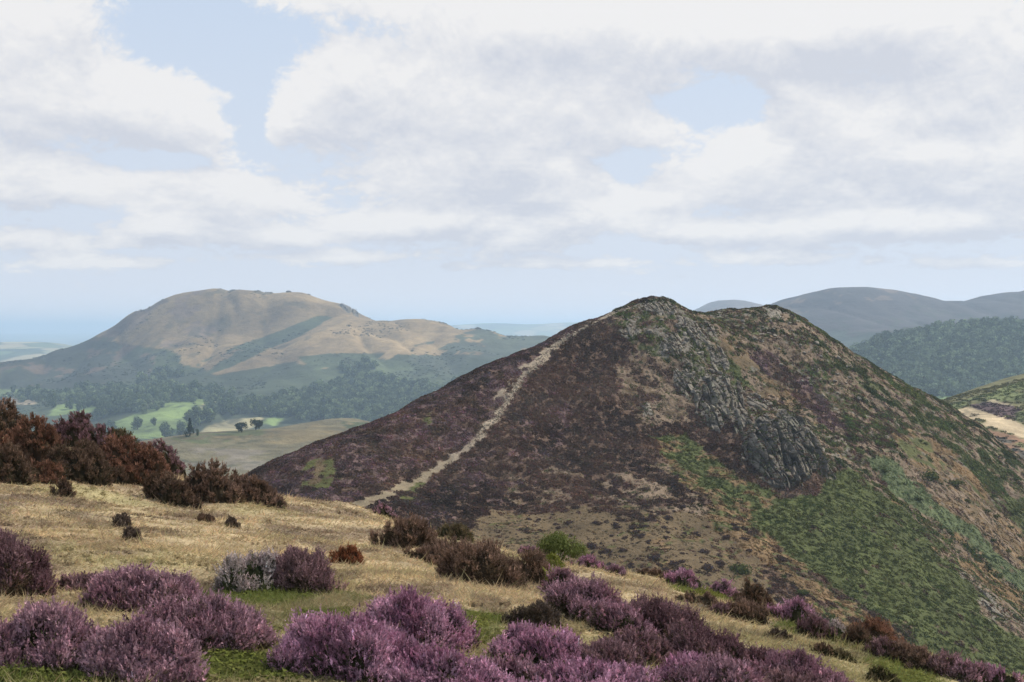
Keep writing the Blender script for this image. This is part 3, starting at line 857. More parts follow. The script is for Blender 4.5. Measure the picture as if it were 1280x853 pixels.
# --- the blue hills behind the crag hill
RS = [(905, 396, 2560), (960, 384, 2580), (985, 376, 2600), (1010, 370, 2600), (1040, 363, 2600), (1080, 360, 2600), (1110, 362, 2600), (1135, 368, 2600), (1165, 374, 2600), (1190, 377, 2600), (1215, 374, 2600), (1250, 368, 2600), (1290, 363, 2600), (1360, 350, 2600), (1460, 350, 2600)]
RF = [(1000, 410, 2300), (1080, 395, 2350), (1080, 420, 2150), (1150, 400, 2300), (1200, 395, 2400), (1280, 395, 2400), (1200, 420, 2150), (1060, 440, 2000), (1000, 450, 2000), (1300, 430, 2100), (1400, 420, 2100), (900, 450, 2100)]
P = pts(RS) + pts(RF)
for a, b, d in RS:
    q = at(a, b, d); P += [q + C(0, 250, -50), q + C(0, 520, -150)]
rs = far_sheet(180, 1500, 1700, 3200, 6.0, P, 6, 150, 120, 231, floor=-150, ravine=10)
rs.build('far_hill', M_HILL, paint(C(.045, .038, .036), [([(960, 384), (1040, 362), (1120, 362), (1150, 375), (1060, 378), (980, 400)], C(.11, .08, .06), .6),  # cloud shadow put into the dark base and lower green
    ([(1050, 425), (1085, 424), (1090, 440), (1055, 440)], C(.2, .15, .10), .9), ([(900, 420), (1300, 400), (1300, 460), (900, 470)], C(.035, .045, .03), .7)], 5, 160, 233))
R1 = [(840, 400, 4000), (870, 389, 4000), (886, 380, 4000), (905, 377, 4000), (930, 377, 4000), (950, 382, 4000), (990, 392, 4000), (1060, 410, 4000)]
P = pts(R1) + pts([(870, 420, 3500), (950, 420, 3500), (800, 440, 3500), (1060, 440, 3500)])
for a, b, d in R1:
    q = at(a, b, d); P += [q + C(0, 300, -50), q + C(0, 700, -150)]
r1 = far_sheet(200, 1400, 3250, 4900, 10, P, 6, 200, 150, 241, floor=-150)
r1.build('far_hill', M_HILL, paint(C(.1, .08, .065), [], 5, 160, 243))

# --- the wooded hill
WS = [(1020, 470, 1450), (1060, 444, 1480), (1085, 432, 1500), (1110, 423, 1500), (1150, 414, 1500), (1200, 408, 1500), (1240, 406, 1500), (1290, 405, 1500), (1400, 400, 1500)]
WF = [(1100, 460, 1400), (1150, 450, 1400), (1200, 440, 1420), (1280, 440, 1420), (1190, 500, 1240), (1150, 495, 1260), (1250, 480, 1300), (1290, 500, 1240), (1080, 480, 1350), (1400, 500, 1250), (1200, 540, 1100), (1050, 520, 1150)]
P = pts(WS) + pts(WF)
for a, b, d in WS:
    q = at(a, b, d); P += [q + C(0, 120, -25), q + C(0, 280, -110)]
ws = far_sheet(250, 900, 1000, 1900, 5.0, P, 4, 80, 90, 251, floor=-150)
ws.build('wooded_hill', M_HILL, paint(C(.045, .06, .03), [([(1170, 494), (1230, 496), (1230, 508), (1170, 508)], C(.19, .26, .10), 1)], 3, 60, 253))

# --- the near spur on the far side of the side valley
NS_ = [(1130, 545, 430), (1165, 520, 440), (1190, 505, 452), (1210, 498, 462), (1235, 490, 470), (1260, 483, 478), (1285, 477, 485), (1340, 460, 490), (1420, 440, 500)]
NF = [(1200, 525, 420), (1240, 515, 435), (1280, 505, 440), (1280, 540, 400), (1240, 550, 390), (1290, 580, 360), (1250, 600, 350), (1350, 560, 380), (1200, 560, 380), (1400, 600, 350)]
P = pts(NS_) + pts(NF)
for a, b, d in NS_:
    q = at(a, b, d); P += [q + C(0, 60, -10), q + C(0, 150, -60)]
ns = far_sheet(95, 330, 320, 720, 1.6, P, 1.2, 25, 40, 261, floor=-150)
ns_paint = paint(C(.13, .12, .05), [
    ([(1180, 510), (1290, 474), (1290, 502), (1230, 500), (1200, 512)], C(.12, .135, .05), .95), ([(1195, 512), (1225, 508), (1275, 528), (1292, 540), (1292, 552), (1240, 535), (1200, 522)], C(.36, .28, .175), .95),
    ([(1212, 507), (1250, 500), (1292, 520), (1292, 532), (1255, 524)], C(.075, .045, .045), .9), ([(1225, 497), (1260, 502), (1275, 508), (1250, 506)], C(.33, .27, .17), .6),
    ([(1270, 515), (1292, 510), (1292, 532), (1270, 528)], C(.09, .10, .04), .8), ([(1210, 530), (1292, 552), (1292, 600), (1230, 580)], C(.21, .12, .07), .7), ([(1240, 545), (1292, 556), (1292, 580)], C(.07, .06, .045), .7)], 4, 20, 263)
tag(ns.build('hill', M_MOOR, ns_paint), kind='structure')
# low growth on it
n = 9000
X = rng.uniform(110, 250, n); Y = rng.uniform(350, 500, n); Q = np.stack([X, Y, ns.h(X, Y)], -1)
cc = ns_paint(Q); keep = (cc[:, 0] < .16) & (rng.random(n) < .8); Q, cc = Q[keep], cc[keep]
scatter('moor_cover', Q, rng.uniform(.4, 1.1, len(Q)), cc * .8, T_HEATH, M_LEAF, cc * 1.3, 'low moor growth on the small tan and green spur', 'heath', squash=np.full(len(Q), .7))

# --- far farmland and the last ridges
P = pts([(-200, 452, 5200), (-50, 432, 5600), (30, 427, 5700), (70, 428, 5800), (110, 436, 5800), (160, 450, 5800), (300, 470, 5800), (0, 445, 4800), (80, 450, 4800), (-100, 470, 4600), (150, 465, 4600), (300, 480, 5000), (0, 460, 4200), (100, 460, 4200)])
P += [at(a, b, d) + C(0, 900, -70) for a, b, d in [(-50, 430, 5600), (70, 426, 5800), (160, 450, 5800)]]
fl = far_sheet(-3600, -900, 4000, 7200, 13, P, 12, 500, 250, 271, floor=-150)


def fields(V):
    x, y = V[:, 0], V[:, 1]
    f1, f2, cid = worley(x / 130 + .2 * fbm(x / 300, y / 300, 2, 9), y / 260, 275)
    pal = np.array([C(.26, .22, .12), C(.10, .14, .05), C(.08, .11, .045), C(.2, .19, .09), C(.035, .05, .025), C(.05, .07, .03)])
    c = pal[(cid * 5.99).astype(int)]
    hedge = (1 - sstep(.05, .14, f2 - f1))[:, None] * .8
    return c * (1 - hedge) + C(.03, .045, .022) * hedge


fl.build('farmland', M_LAND, fields)
P = pts([(500, 412, 9500), (580, 405, 9500), (620, 404, 9500), (660, 406, 9500), (700, 404, 9500), (740, 404, 9500), (800, 408, 9500), (600, 420, 8600), (700, 420, 8600), (820, 425, 8600), (500, 428, 8600)])
P += [q + C(0, 900, -80) for q in P[:7]]
lr = far_sheet(-1600, 1900, 8000, 11000, 25, P, 10, 500, 300, 281, floor=-150)
lr.build('far_ridge', M_LAND, fields)

# --- the lowland out to the horizon: one ground sheet
rr = np.geomspace(40, 26000, 120); aa = np.linspace(0, 2 * np.pi, 240, endpoint=False)
RR, AA = np.meshgrid(rr, aa)
GX, GY = RR * np.cos(AA), RR * np.sin(AA)
GZ = -152 + 75 * sstep(5000, 24000, RR) + 8 * sstep(4000, 9000, RR) * fbm(GX / 1500, GY / 1500, 4, 291)
V = np.stack([GX, GY, GZ], -1).reshape(-1, 3); idx = np.arange(V.shape[0]).reshape(RR.shape)
F = np.stack([idx[:, :-1], idx[:, 1:], np.roll(idx, -1, 0)[:, 1:], np.roll(idx, -1, 0)[:, :-1]], -1).reshape(-1, 4)
V = np.vstack([V, [[0, 0, -152]]]); c0 = len(V) - 1
ground = mesh_obj('ground', V, F, M_LAND, fields(V), smooth=True)
tag(ground, kind='structure')

# ================================================================== trees
def crown_mesh(seed, n, leaf, tall, base, tops, kind='round'):
    """leaf clumps spread through lobes of a crown, unit radius, foot at z=0"""
    r = np.random.default_rng(seed)
    Vs, Cs = [], []
    lob = 9 if kind == 'round' else 12
    for k in range(lob):
        if kind == 'round':
            a = r.uniform(0, 6.28); rr_ = r.uniform(.15, .6); zc = (.2 + .72 * (k + .5) / lob) * tall
            rr_ *= math.sqrt(max(0.1, 1 - ((zc / tall - .5) / .62) ** 2)); s = r.uniform(.36, .55)
        elif kind == 'cone':
            f = (k + .5) / lob; a = r.uniform(0, 6.28); zc = (.12 + .82 * f) * tall; rr_ = .45 * (1 - f); s = .52 * (1 - f) + .12
        else:
            a = r.uniform(0, 6.28); zc = r.uniform(.2, .9) * tall; rr_ = r.uniform(.2, .65) * math.sqrt(max(.1, 1 - ((zc / tall - .65) / .5) ** 2)); s = r.uniform(.32, .52)
        cen = C(rr_ * math.cos(a), rr_ * math.sin(a), zc)
        m = n // lob
        d = r.normal(size=(m, 3)); d /= np.linalg.norm(d, axis=1, keepdims=True)
        p = cen + d * s * r.uniform(.55, 1.05, (m, 1)) * C(1, 1, .8)
        A = r.normal(size=(m, 3)); A = A - (A * d).sum(1, keepdims=True) * d * .8; B = np.cross(A, d + .3 * r.normal(size=(m, 3))); A /= np.linalg.norm(A, axis=1, keepdims=True); B /= np.linalg.norm(B, axis=1, keepdims=True)
        L = leaf * r.uniform(.6, 1.4, (m, 1))
        Vs.append(np.stack([p - B * L * .6, p + B * L * .6, p + A * L], 1).reshape(-1, 3))
        col = np.where(r.random((m, 1)) < .5, base, tops) * r.uniform(.7, 1.35, (m, 1))
        Cs.append(np.repeat(col, 3, 0))
    V = np.concatenate(Vs)
    return V, np.arange(len(V)).reshape(-1, 3), np.concatenate(Cs)


def trunk_mesh(seed, tall, rad):
    r = np.random.default_rng(seed); Vs, Fs = [], []

    def limb(p0, p1, r0, r1, k=7, seg=4):
        b = sum(len(v) for v in Vs)
        ring = []
        for i in range(seg + 1):
            t = i / seg; c = p0 + (p1 - p0) * t + C(*r.normal(0, rad * .25, 2), 0) * (0 < i < seg); q = r0 + (r1 - r0) * t
            ring.append(np.stack([c[0] + q * np.cos(np.arange(k) * 6.283 / k), c[1] + q * np.sin(np.arange(k) * 6.283 / k), np.full(k, c[2])], -1))
        Vs.append(np.concatenate(ring))
        for i in range(seg):
            for j in range(k):
                Fs.append((b + i * k + j, b + i * k + (j + 1) % k, b + (i + 1) * k + (j + 1) % k, b + (i + 1) * k + j))
    limb(C(0, 0, -.15), C(0, 0, tall * .75), rad, rad * .35)
    for _ in range(6):
        z = r.uniform(.25, .6) * tall; a = r.uniform(0, 6.28)
        limb(C(0, 0, z), C(.55 * math.cos(a), .55 * math.sin(a), z + .3 * tall), rad * .4, rad * .12, 5, 3)
    V = np.concatenate(Vs)
    return V, np.array(Fs), np.tile(C(.09, .07, .05), (len(V), 1))


TREE_LIB = {}


def tree(q, width, height, kind, label, group=None, variant=0, name='tree'):
    key = (kind, variant, name)
    rad = width / 2
    tall = {'round': 1.75, 'pine': 1.9, 'cone': 2.3}[kind]
    if key not in TREE_LIB:
        if kind == 'round':
            cm = crown_mesh(600 + variant, 900, .15, tall, C(.05, .075, .028), C(.15, .185, .065))
        elif kind == 'pine':
            cm = crown_mesh(640 + variant, 900, .15, tall, C(.02, .035, .018), C(.035, .055, .026), 'pine')
        else:
            cm = crown_mesh(660 + variant, 900, .14, tall, C(.02, .035, .018), C(.03, .05, .025), 'cone')
        root = empty(name, q, label, 'tree', group)
        cr = mesh_obj('crown', *cm[:2], M_CROWN, cm[2], parent=root)
        tv = trunk_mesh(680 + variant, tall, .09)
        tr = mesh_obj('trunk', tv[0], tv[1], M_BARK, tv[2], parent=root)
        TREE_LIB[key] = (root, cr, tr)
    else:
        r0, c0_, t0 = TREE_LIB[key]
        root = r0.copy(); COL.objects.link(root); root.location = q
        for ch in (c0_, t0):
            k = ch.copy(); COL.objects.link(k); k.parent = root
        for kx in ('group',):
            if kx in root: del root[kx]
        tag(root, label, 'tree', group)
    root.scale = (rad, rad, height / tall)
    root.rotation_euler = (0, 0, rng.uniform(0, 6.28))
    return root


# pines on the brow of the low moor spur
for px, py, w, h, kind, label in [(237, 546, 15, 25, 'cone', 'dark pointed conifer on the brow of the low moor spur'),
                                  (302, 541, 17, 15, 'pine', 'dark spreading pine of a pair on the low moor brow, nearer the pointed conifer'),
                                  (320, 538, 18, 16, 'pine', 'dark spreading pine of a pair on the low moor brow, farther from the pointed conifer'),
                                  (247, 545, 6, 9, 'round', 'tiny round thorn tree close beside the pointed conifer')]:
    q = ms.hit([px], [py - .3], 500, 1000)[0]
    if np.isnan(q[0]): q = at(np.array(px), np.array(py), 790)
    s = q[1] / FPX
    tree(q - C(0, 0, .5), w * s, h * s, kind, label, variant=len(label) % 3, name='pine_tree' if kind != 'round' else 'tree')

# trees round the fields in the valley
def valley_trees(line, n, w0, w1, label, group, seed, jit=3):
    r = np.random.default_rng(seed); L = np.array(line, float)
    t = np.linspace(0, len(L) - 1.001, n) + r.uniform(-.2, .2, n); t = np.clip(t, 0, len(L) - 1.001); i = t.astype(int); f = (t - i)[:, None]
    q = L[i] * (1 - f) + L[i + 1] * f + r.normal(0, jit, (n, 2)) * C(1, .5)
    Hh = cs.hit(q[:, 0], q[:, 1], 1250, 2600, 400)
    for k, p in enumerate(Hh):
        if np.isnan(p[0]): continue
        w = r.uniform(w0, w1) * p[1] / FPX
        tree(p - C(0, 0, .5), w, w * r.uniform(.85, 1.15), 'round', label, group, variant=int(r.integers(0, 5)))


for px, py, w, lab in [(172, 537, 17, 'round tree on the green field edge, beside the lone small tree'), (193, 532, 11, 'lone small round tree out in the green field'), (207, 549, 22, 'broad tree at the foot of the green field'),
                       (226, 545, 19, 'round tree between the broad tree and the pointed conifer'), (243, 534, 28, 'largest round tree of the valley, at the green field corner'), (263, 528, 18, 'bushy tree just past the largest round tree of the valley')]:
    p = cs.hit([px], [py], 1250, 2600, 400)[0]
    if not np.isnan(p[0]):
        s = p[1] / FPX
        tree(p - C(0, 0, .5), w * s, w * s * .95, 'round', lab, variant=int(px) % 5)
valley_trees([(105, 527), (160, 513), (210, 497), (245, 491)], 17, 11, 15, 'round tree in the hedge line above the green field', 'hedge trees above the green field', 701)
valley_trees([(255, 527), (285, 518), (300, 510), (330, 520), (370, 522), (430, 528)], 20, 12, 19, 'round tree at the wood edge below the green field end', 'trees at the wood edge', 702)
valley_trees([(20, 493), (50, 495), (65, 512), (130, 512), (150, 520)], 14, 10, 16, 'round tree between the small pale valley fields', 'trees between the small fields', 703)

# the woods that read as one mass
def woods(name, sheet, polys, n, w0, w1, d0, d1, label, seed, base, tops, tri=44):
    r = np.random.default_rng(seed); Q = []
    tot = sum(abs(sum(p[i][0] * p[(i + 1) % len(p)][1] - p[(i + 1) % len(p)][0] * p[i][1] for i in range(len(p)))) for p, s in polys)
    for poly, share in polys:
        xs = [p[0] for p in poly]; ys = [p[1] for p in poly]
        ar = abs(sum(poly[i][0] * poly[(i + 1) % len(poly)][1] - poly[(i + 1) % len(poly)][0] * poly[i][1] for i in range(len(poly))))
        m = int(n * ar / tot * share * 3)
        a = r.uniform(min(xs), max(xs), m); b = r.uniform(min(ys), max(ys), m)
        wv = 6 * fbm(a * .06, b * .1, 3, seed)
        k = inpoly(a + wv, b + wv * .6, poly); Q.append(np.stack([a[k], b[k]], -1)[:int(n * ar / tot * share)])
    Q = np.concatenate(Q); Hh = sheet.hit(Q[:, 0], Q[:, 1], d0, d1, 350); Hh = Hh[~np.isnan(Hh[:, 0])]
    S = r.uniform(w0, w1, len(Hh)) * Hh[:, 1] / FPX * .5
    tm = []
    for k in range(6):
        V, F, c = crown_mesh(seed + k, tri, .34, 1.5, C(1, 1, 1), C(1, 1, 1))
        lum = c[:, 0]; tm.append((V, lum / lum.mean(), V[:, 2] / 1.5))
    colr = base + (tops - base) * r.random((len(Hh), 1)) ** 1.5
    return scatter(name, Hh - C(0, 0, 1), S, colr * (1 + .15 * r.normal(size=(len(Hh), 1))), tm, M_CROWN, None, label, 'wood')


woods('woodland', cs, [([(255, 510), (330, 499), (400, 484), (440, 468), (470, 470), (560, 490), (600, 505), (560, 532), (430, 532), (330, 520), (285, 520)], 1.0),
                       ([(-10, 508), (20, 494), (110, 486), (200, 482), (300, 494), (285, 502), (215, 505), (165, 520), (120, 512), (70, 500)], .75), ([(400, 468), (430, 455), (470, 452), (460, 466)], .3), ([(160, 480), (200, 462), (235, 468), (210, 484)], .25), ([(120, 540), (140, 534), (150, 545)], 1), ([(560, 480), (640, 460), (650, 500), (600, 510)], .5)],
      2000, 9, 14, 1250, 2600, 'hazy mixed woodland filling the valley below the long tan hill', 721, C(.07, .095, .042), C(.22, .26, .12), 110)
woods('woodland', ws, [([(1040, 475), (1062, 443), (1110, 422), (1200, 407), (1300, 402), (1300, 480), (1220, 496), (1140, 496), (1060, 500)], 1.0)],
      2600, 9, 15, 1000, 1700, 'dense hazy wood covering the whole round hill behind the crag hill', 741, C(.07, .095, .055), C(.22, .27, .15), 100)

# rocks on the skyline of the long tan hill
crag([(422, 381), (430, 377), (440, 379), (456, 393), (448, 397), (434, 390)], 'dark rocky crag at the stepped end of the long tan hill', 9, 9, 801, step=1.0, sheet=cs, d0=1900, d1=2700, grow=4, tone=.6)
for px, py, w, lab in [(597, 412, 9, 'tiny dark tor on the low far saddle of the long tan hill'), (361, 366, 7, 'tiny dark rock stack on the flat summit of the long tan hill'), (386, 375, 4, 'smallest dark rock on the falling skyline past the summit stack')]:
    p = next(q for q in (cs.hit([px], [py + k * .5], 1900, 2700, 900)[0] for k in range(-20, 60)) if not np.isnan(q[0]))
    s = w * p[1] / FPX * .5
    V, F = stone_mesh(810 + px, 2)
    V = V * C(s * 1.1, s, s * .75) + C(0, 0, s * .1)
    o = mesh_obj('rock_outcrop', V, F, M_ROCK, np.tile(ROCK * .5, (len(V), 1)), loc=p); tag(o, lab, 'rock')

# ================================================================== heather bushes of the near hillside
# palette: (bloom a, bloom b, share of sprigs in bloom, leaf a, leaf b)
PAL = {
    'pink':  (C(.36, .17, .24), C(.57, .35, .43), .78, C(.055, .06, .028), C(.13, .10, .065)),
    'pale':  (C(.42, .32, .31), C(.58, .50, .46), .75, C(.055, .075, .03), C(.12, .12, .07)),
    'mauve': (C(.29, .155, .185), C(.48, .305, .34), .64, C(.06, .06, .03), C(.15, .11, .075)),
    'rose':  (C(.20, .11, .12), C(.35, .22, .22), .62, C(.065, .058, .032), C(.16, .105, .075)),
    'brown': (C(.21, .135, .095), C(.31, .205, .15), .60, C(.07, .055, .035), C(.15, .105, .065)),
    'dark':  (C(.15, .095, .065), C(.22, .145, .10), .5, C(.05, .045, .025), C(.11, .085, .055)),
    'rust':  (C(.23, .115, .072), C(.33, .18, .12), .66, C(.09, .06, .035), C(.16, .095, .06)),
    'olive': (C(.14, .115, .06), C(.20, .155, .09), .40, C(.055, .058, .025), C(.12, .105, .05)),
    'deadrust': (C(.24, .09, .045), C(.33, .14, .07), .8, C(.13, .06, .03), C(.2, .1, .055)),
    'twig':  (C(.13, .095, .075), C(.18, .135, .105), .3, C(.08, .06, .04), C(.15, .115, .085)),
}


def sprigs(Pp, D, Lh, wid, colr, ntri, r, t0, t1, spread, long=1.25):
    """little florets or leaves set round a stem: ntri triangles per sprig"""
    n = len(Pp)
    t = r.uniform(t0, t1, (n, ntri, 1))
    rd = r.normal(size=(n, ntri, 3)); rd -= (rd * D[:, None, :]).sum(-1, keepdims=True) * D[:, None, :]
    rd /= np.linalg.norm(rd, axis=-1, keepdims=True) + 1e-6
    taper = 1.15 - .75 * (t - t0) / (t1 - t0)
    c = Pp[:, None, :] + D[:, None, :] * (t * Lh[:, None, None]) + rd * (wid[:, None, None] * .35 * taper)
    ax = D[:, None, :] * r.uniform(.5, 1.1, (n, ntri, 1)) + rd * spread * r.uniform(.4, 1.2, (n, ntri, 1))
    sd = np.cross(D[:, None, :], rd) + .3 * r.normal(size=(n, ntri, 3))
    sz = wid[:, None, None] * r.uniform(.7, 1.3, (n, ntri, 1)) * taper
    V = np.stack([c - sd * sz * .45, c + sd * sz * .45, c + ax * sz * long], 2)
    cc = colr[:, None, :] * r.uniform(.75, 1.25, (n, ntri, 1)) * r.uniform(.75, 1.3, (n, 1, 1))
    return V.reshape(-1, 3), np.repeat(cc.reshape(-1, 3), 3, 0)


def fg_hit(px, py):
    """the near ground at a photo pixel, or the crest just below it"""
    for k in range(0, 80, 2):
        q = fg.hit([px], [py + k], 3.0, 40, 500)[0]
        if not np.isnan(q[0]):
            return q
    return at(np.array(float(px)), np.array(float(py)), 20)


def heather(cx, base, wpx, top, pal, label, lumps=5, seed=0, name='heather_bush', cat='heather', flat=1.0, nmul=1.0, group=None, open_=1.0, foot=None):
    r = np.random.default_rng(1000 + seed)
    q = fg_hit(cx, base)
    s = q[1] / FPX
    rx = wpx * 0.98 * s / 2; ry = rx * r.uniform(.75, .95)
    d1 = q[1] + min(ry * .92, .8); q = at(np.array(float(cx)), np.array(float(base)), d1); q[2] = fg.h(q[0], q[1])
    s = q[1] / FPX; rx *= 1.04
    hz = max((at(np.array(float(cx)), np.array(float(top)), q[1])[2] - q[2]) * .93, .07)
    fa, fb, share, la, lb = PAL[pal]
    px_area = wpx * (base - top)
    n = int(np.clip(.85 * px_area, 700, 15000) * nmul)
    # the bush is a heap of lobes
    L = [(rx * r.uniform(-.15, .15), 0, rx * .70, ry * .76, hz * .9)]
    for k in range(lumps):
        a = k * 6.283 / lumps + r.uniform(-.5, .5); rr_ = r.uniform(.42, .66)
        f = r.uniform(.30, .46)
        L.append((rx * rr_ * math.cos(a), ry * rr_ * math.sin(a), rx * f, ry * f * 1.05, hz * r.uniform(.42, .92)))
    for k in range(lumps + 2):                  # straggling outer tufts
        a = r.uniform(0, 6.283); rr_ = r.uniform(.72, 1.08); f = r.uniform(.14, .27)
        L.append((rx * rr_ * math.cos(a), ry * rr_ * math.sin(a), rx * f, ry * f, hz * r.uniform(.22, .55)))
    L = np.array(L)
    w = L[:, 2] * L[:, 3] ** .5 * L[:, 4] ** .5; w /= w.sum()
    per = 11                                   # sprigs of one branch
    m = int(n / per * 1.9)
    li = r.choice(len(L), m, p=w)
    az = r.uniform(0, 6.283, m); cz = r.uniform(-.1, 1, m); sn = np.sqrt(1 - cz ** 2)
    N = np.stack([np.cos(az) * sn, np.sin(az) * sn, cz], -1)
    Lb = np.clip(hz * .30, .05, .088)
    rad = .95 + .16 * fbm(az * 2 + li * 7, cz * 3, 3, seed) + r.uniform(-.13, .10, m)
    Q = L[li]
    Pp = np.stack([Q[:, 0] + N[:, 0] * Q[:, 2] * rad, Q[:, 1] + N[:, 1] * Q[:, 3] * rad, N[:, 2] * Q[:, 4] * rad], -1)
    inside = np.zeros(m, bool)                  # drop branches that lie inside another lobe
    for k in range(len(L)):
        d = ((Pp[:, 0] - L[k, 0]) / L[k, 2]) ** 2 + ((Pp[:, 1] - L[k, 1]) / L[k, 3]) ** 2 + (np.maximum(Pp[:, 2], 0) / L[k, 4]) ** 2
        inside |= (d < .66) & (li != k)
    hole = fbm(Pp[:, 0] / Lb * .35 + seed, Pp[:, 1] / Lb * .35 + Pp[:, 2] / Lb * .3, 3, seed + 31) < -.26      # gaps and dead patches
    inside |= hole & (r.random(m) < .85)
    Pp, N = Pp[~inside], N[~inside]
    nn = N / C(rx, ry, hz * 1.3); nn /= np.linalg.norm(nn, axis=1, keepdims=True)
    B = nn * .8 + C(0, 0, .55) + .3 * r.normal(size=nn.shape); B /= np.linalg.norm(B, axis=1, keepdims=True)
    Pp = Pp - B * Lb * .75
    Pp = np.repeat(Pp, per, 0); N = np.repeat(N, per, 0); B = np.repeat(B, per, 0); n = len(Pp)
    D = B + .24 * r.normal(size=(n, 3)) + C(0, 0, .25); D /= np.linalg.norm(D, axis=1, keepdims=True)
    Lh = Lb * r.uniform(.65, 1.45, n)
    Pp = Pp + r.normal(size=(n, 3)) * Lb * .2
    gz = fg.h(q[0] + Pp[:, 0], q[1] + Pp[:, 1]) - q[2]
    Pp[:, 2] += gz
    wid = np.full(n, max(.010, s * 1.15)) * r.uniform(.75, 1.3, n)
    patch = fbm(Pp[:, 0] / rx * 1.6 + seed, Pp[:, 1] / rx * 1.6, 3, seed + 3) + .5 * fbm(Pp[:, 0] / rx * 5 + seed, Pp[:, 1] / rx * 5 + Pp[:, 2] / hz * 4, 2, seed + 4)
    bran = np.repeat(r.normal(size=n // per), per)
    bloom = (.5 + .7 * patch + 1.15 * (N[:, 2] - .42) + .22 * bran + .12 * r.normal(size=n)) > (1 - share)
    mixf = np.clip(.5 + .9 * fbm(Pp[:, 0] / rx * 2.2, Pp[:, 1] / rx * 2.2 + 9, 2, seed + 5) + .25 * r.normal(size=n), 0, 1)[:, None]
    colF = (fa + (fb - fa) * mixf) * (1 + .22 * r.normal(size=(n, 1)))
    colF *= (1 + .16 * np.repeat(r.normal(size=(n // per, 1)), per, 0))
    colL = (la + (lb - la) * np.clip(mixf + .2 * r.normal(size=(n, 1)), 0, 1)) * (1 + .15 * r.normal(size=(n, 1)))
    root = empty(name, q, label, cat, group)
    b = bloom
    if b.sum() > 10:
        V, c = sprigs(Pp[b], D[b], Lh[b], wid[b], colF[b], 11, r, .42, 1.02, .28, 1.75)
        mesh_obj('flowers', V, np.arange(len(V)).reshape(-1, 3), M_FLOWER, c, parent=root)
    V1, c1 = sprigs(Pp, D, Lh, wid * 1.05, colL, 6, r, -.15, .6, .8)
    nb = ~b
    V2, c2 = sprigs(Pp[nb], D[nb], Lh[nb], wid[nb] * .95, colL[nb], 7, r, .45, 1.0, .6)
    # the twiggy inside of the bush
    V3, F3 = [], []
    Vs, Cs = [V1, V2], [c1, c2]
    k1 = len(V1) + len(V2); Fall = [np.arange(k1).reshape(-1, 3)]
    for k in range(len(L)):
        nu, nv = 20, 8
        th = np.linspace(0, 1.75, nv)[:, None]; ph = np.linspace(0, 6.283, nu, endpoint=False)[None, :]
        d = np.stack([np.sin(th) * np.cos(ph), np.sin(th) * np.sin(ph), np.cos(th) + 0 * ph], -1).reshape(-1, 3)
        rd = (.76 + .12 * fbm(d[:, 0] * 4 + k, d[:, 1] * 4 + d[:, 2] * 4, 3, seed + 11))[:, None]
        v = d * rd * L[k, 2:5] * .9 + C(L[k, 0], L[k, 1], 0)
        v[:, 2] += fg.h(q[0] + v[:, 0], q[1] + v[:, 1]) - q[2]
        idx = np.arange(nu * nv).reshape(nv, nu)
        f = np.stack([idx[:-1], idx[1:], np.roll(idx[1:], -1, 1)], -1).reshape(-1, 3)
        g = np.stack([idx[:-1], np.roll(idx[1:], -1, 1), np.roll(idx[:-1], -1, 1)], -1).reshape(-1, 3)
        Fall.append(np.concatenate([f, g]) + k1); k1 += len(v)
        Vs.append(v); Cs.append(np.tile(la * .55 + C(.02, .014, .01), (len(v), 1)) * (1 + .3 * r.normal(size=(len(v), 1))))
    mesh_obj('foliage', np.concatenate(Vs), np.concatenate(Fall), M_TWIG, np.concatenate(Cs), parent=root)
    return root


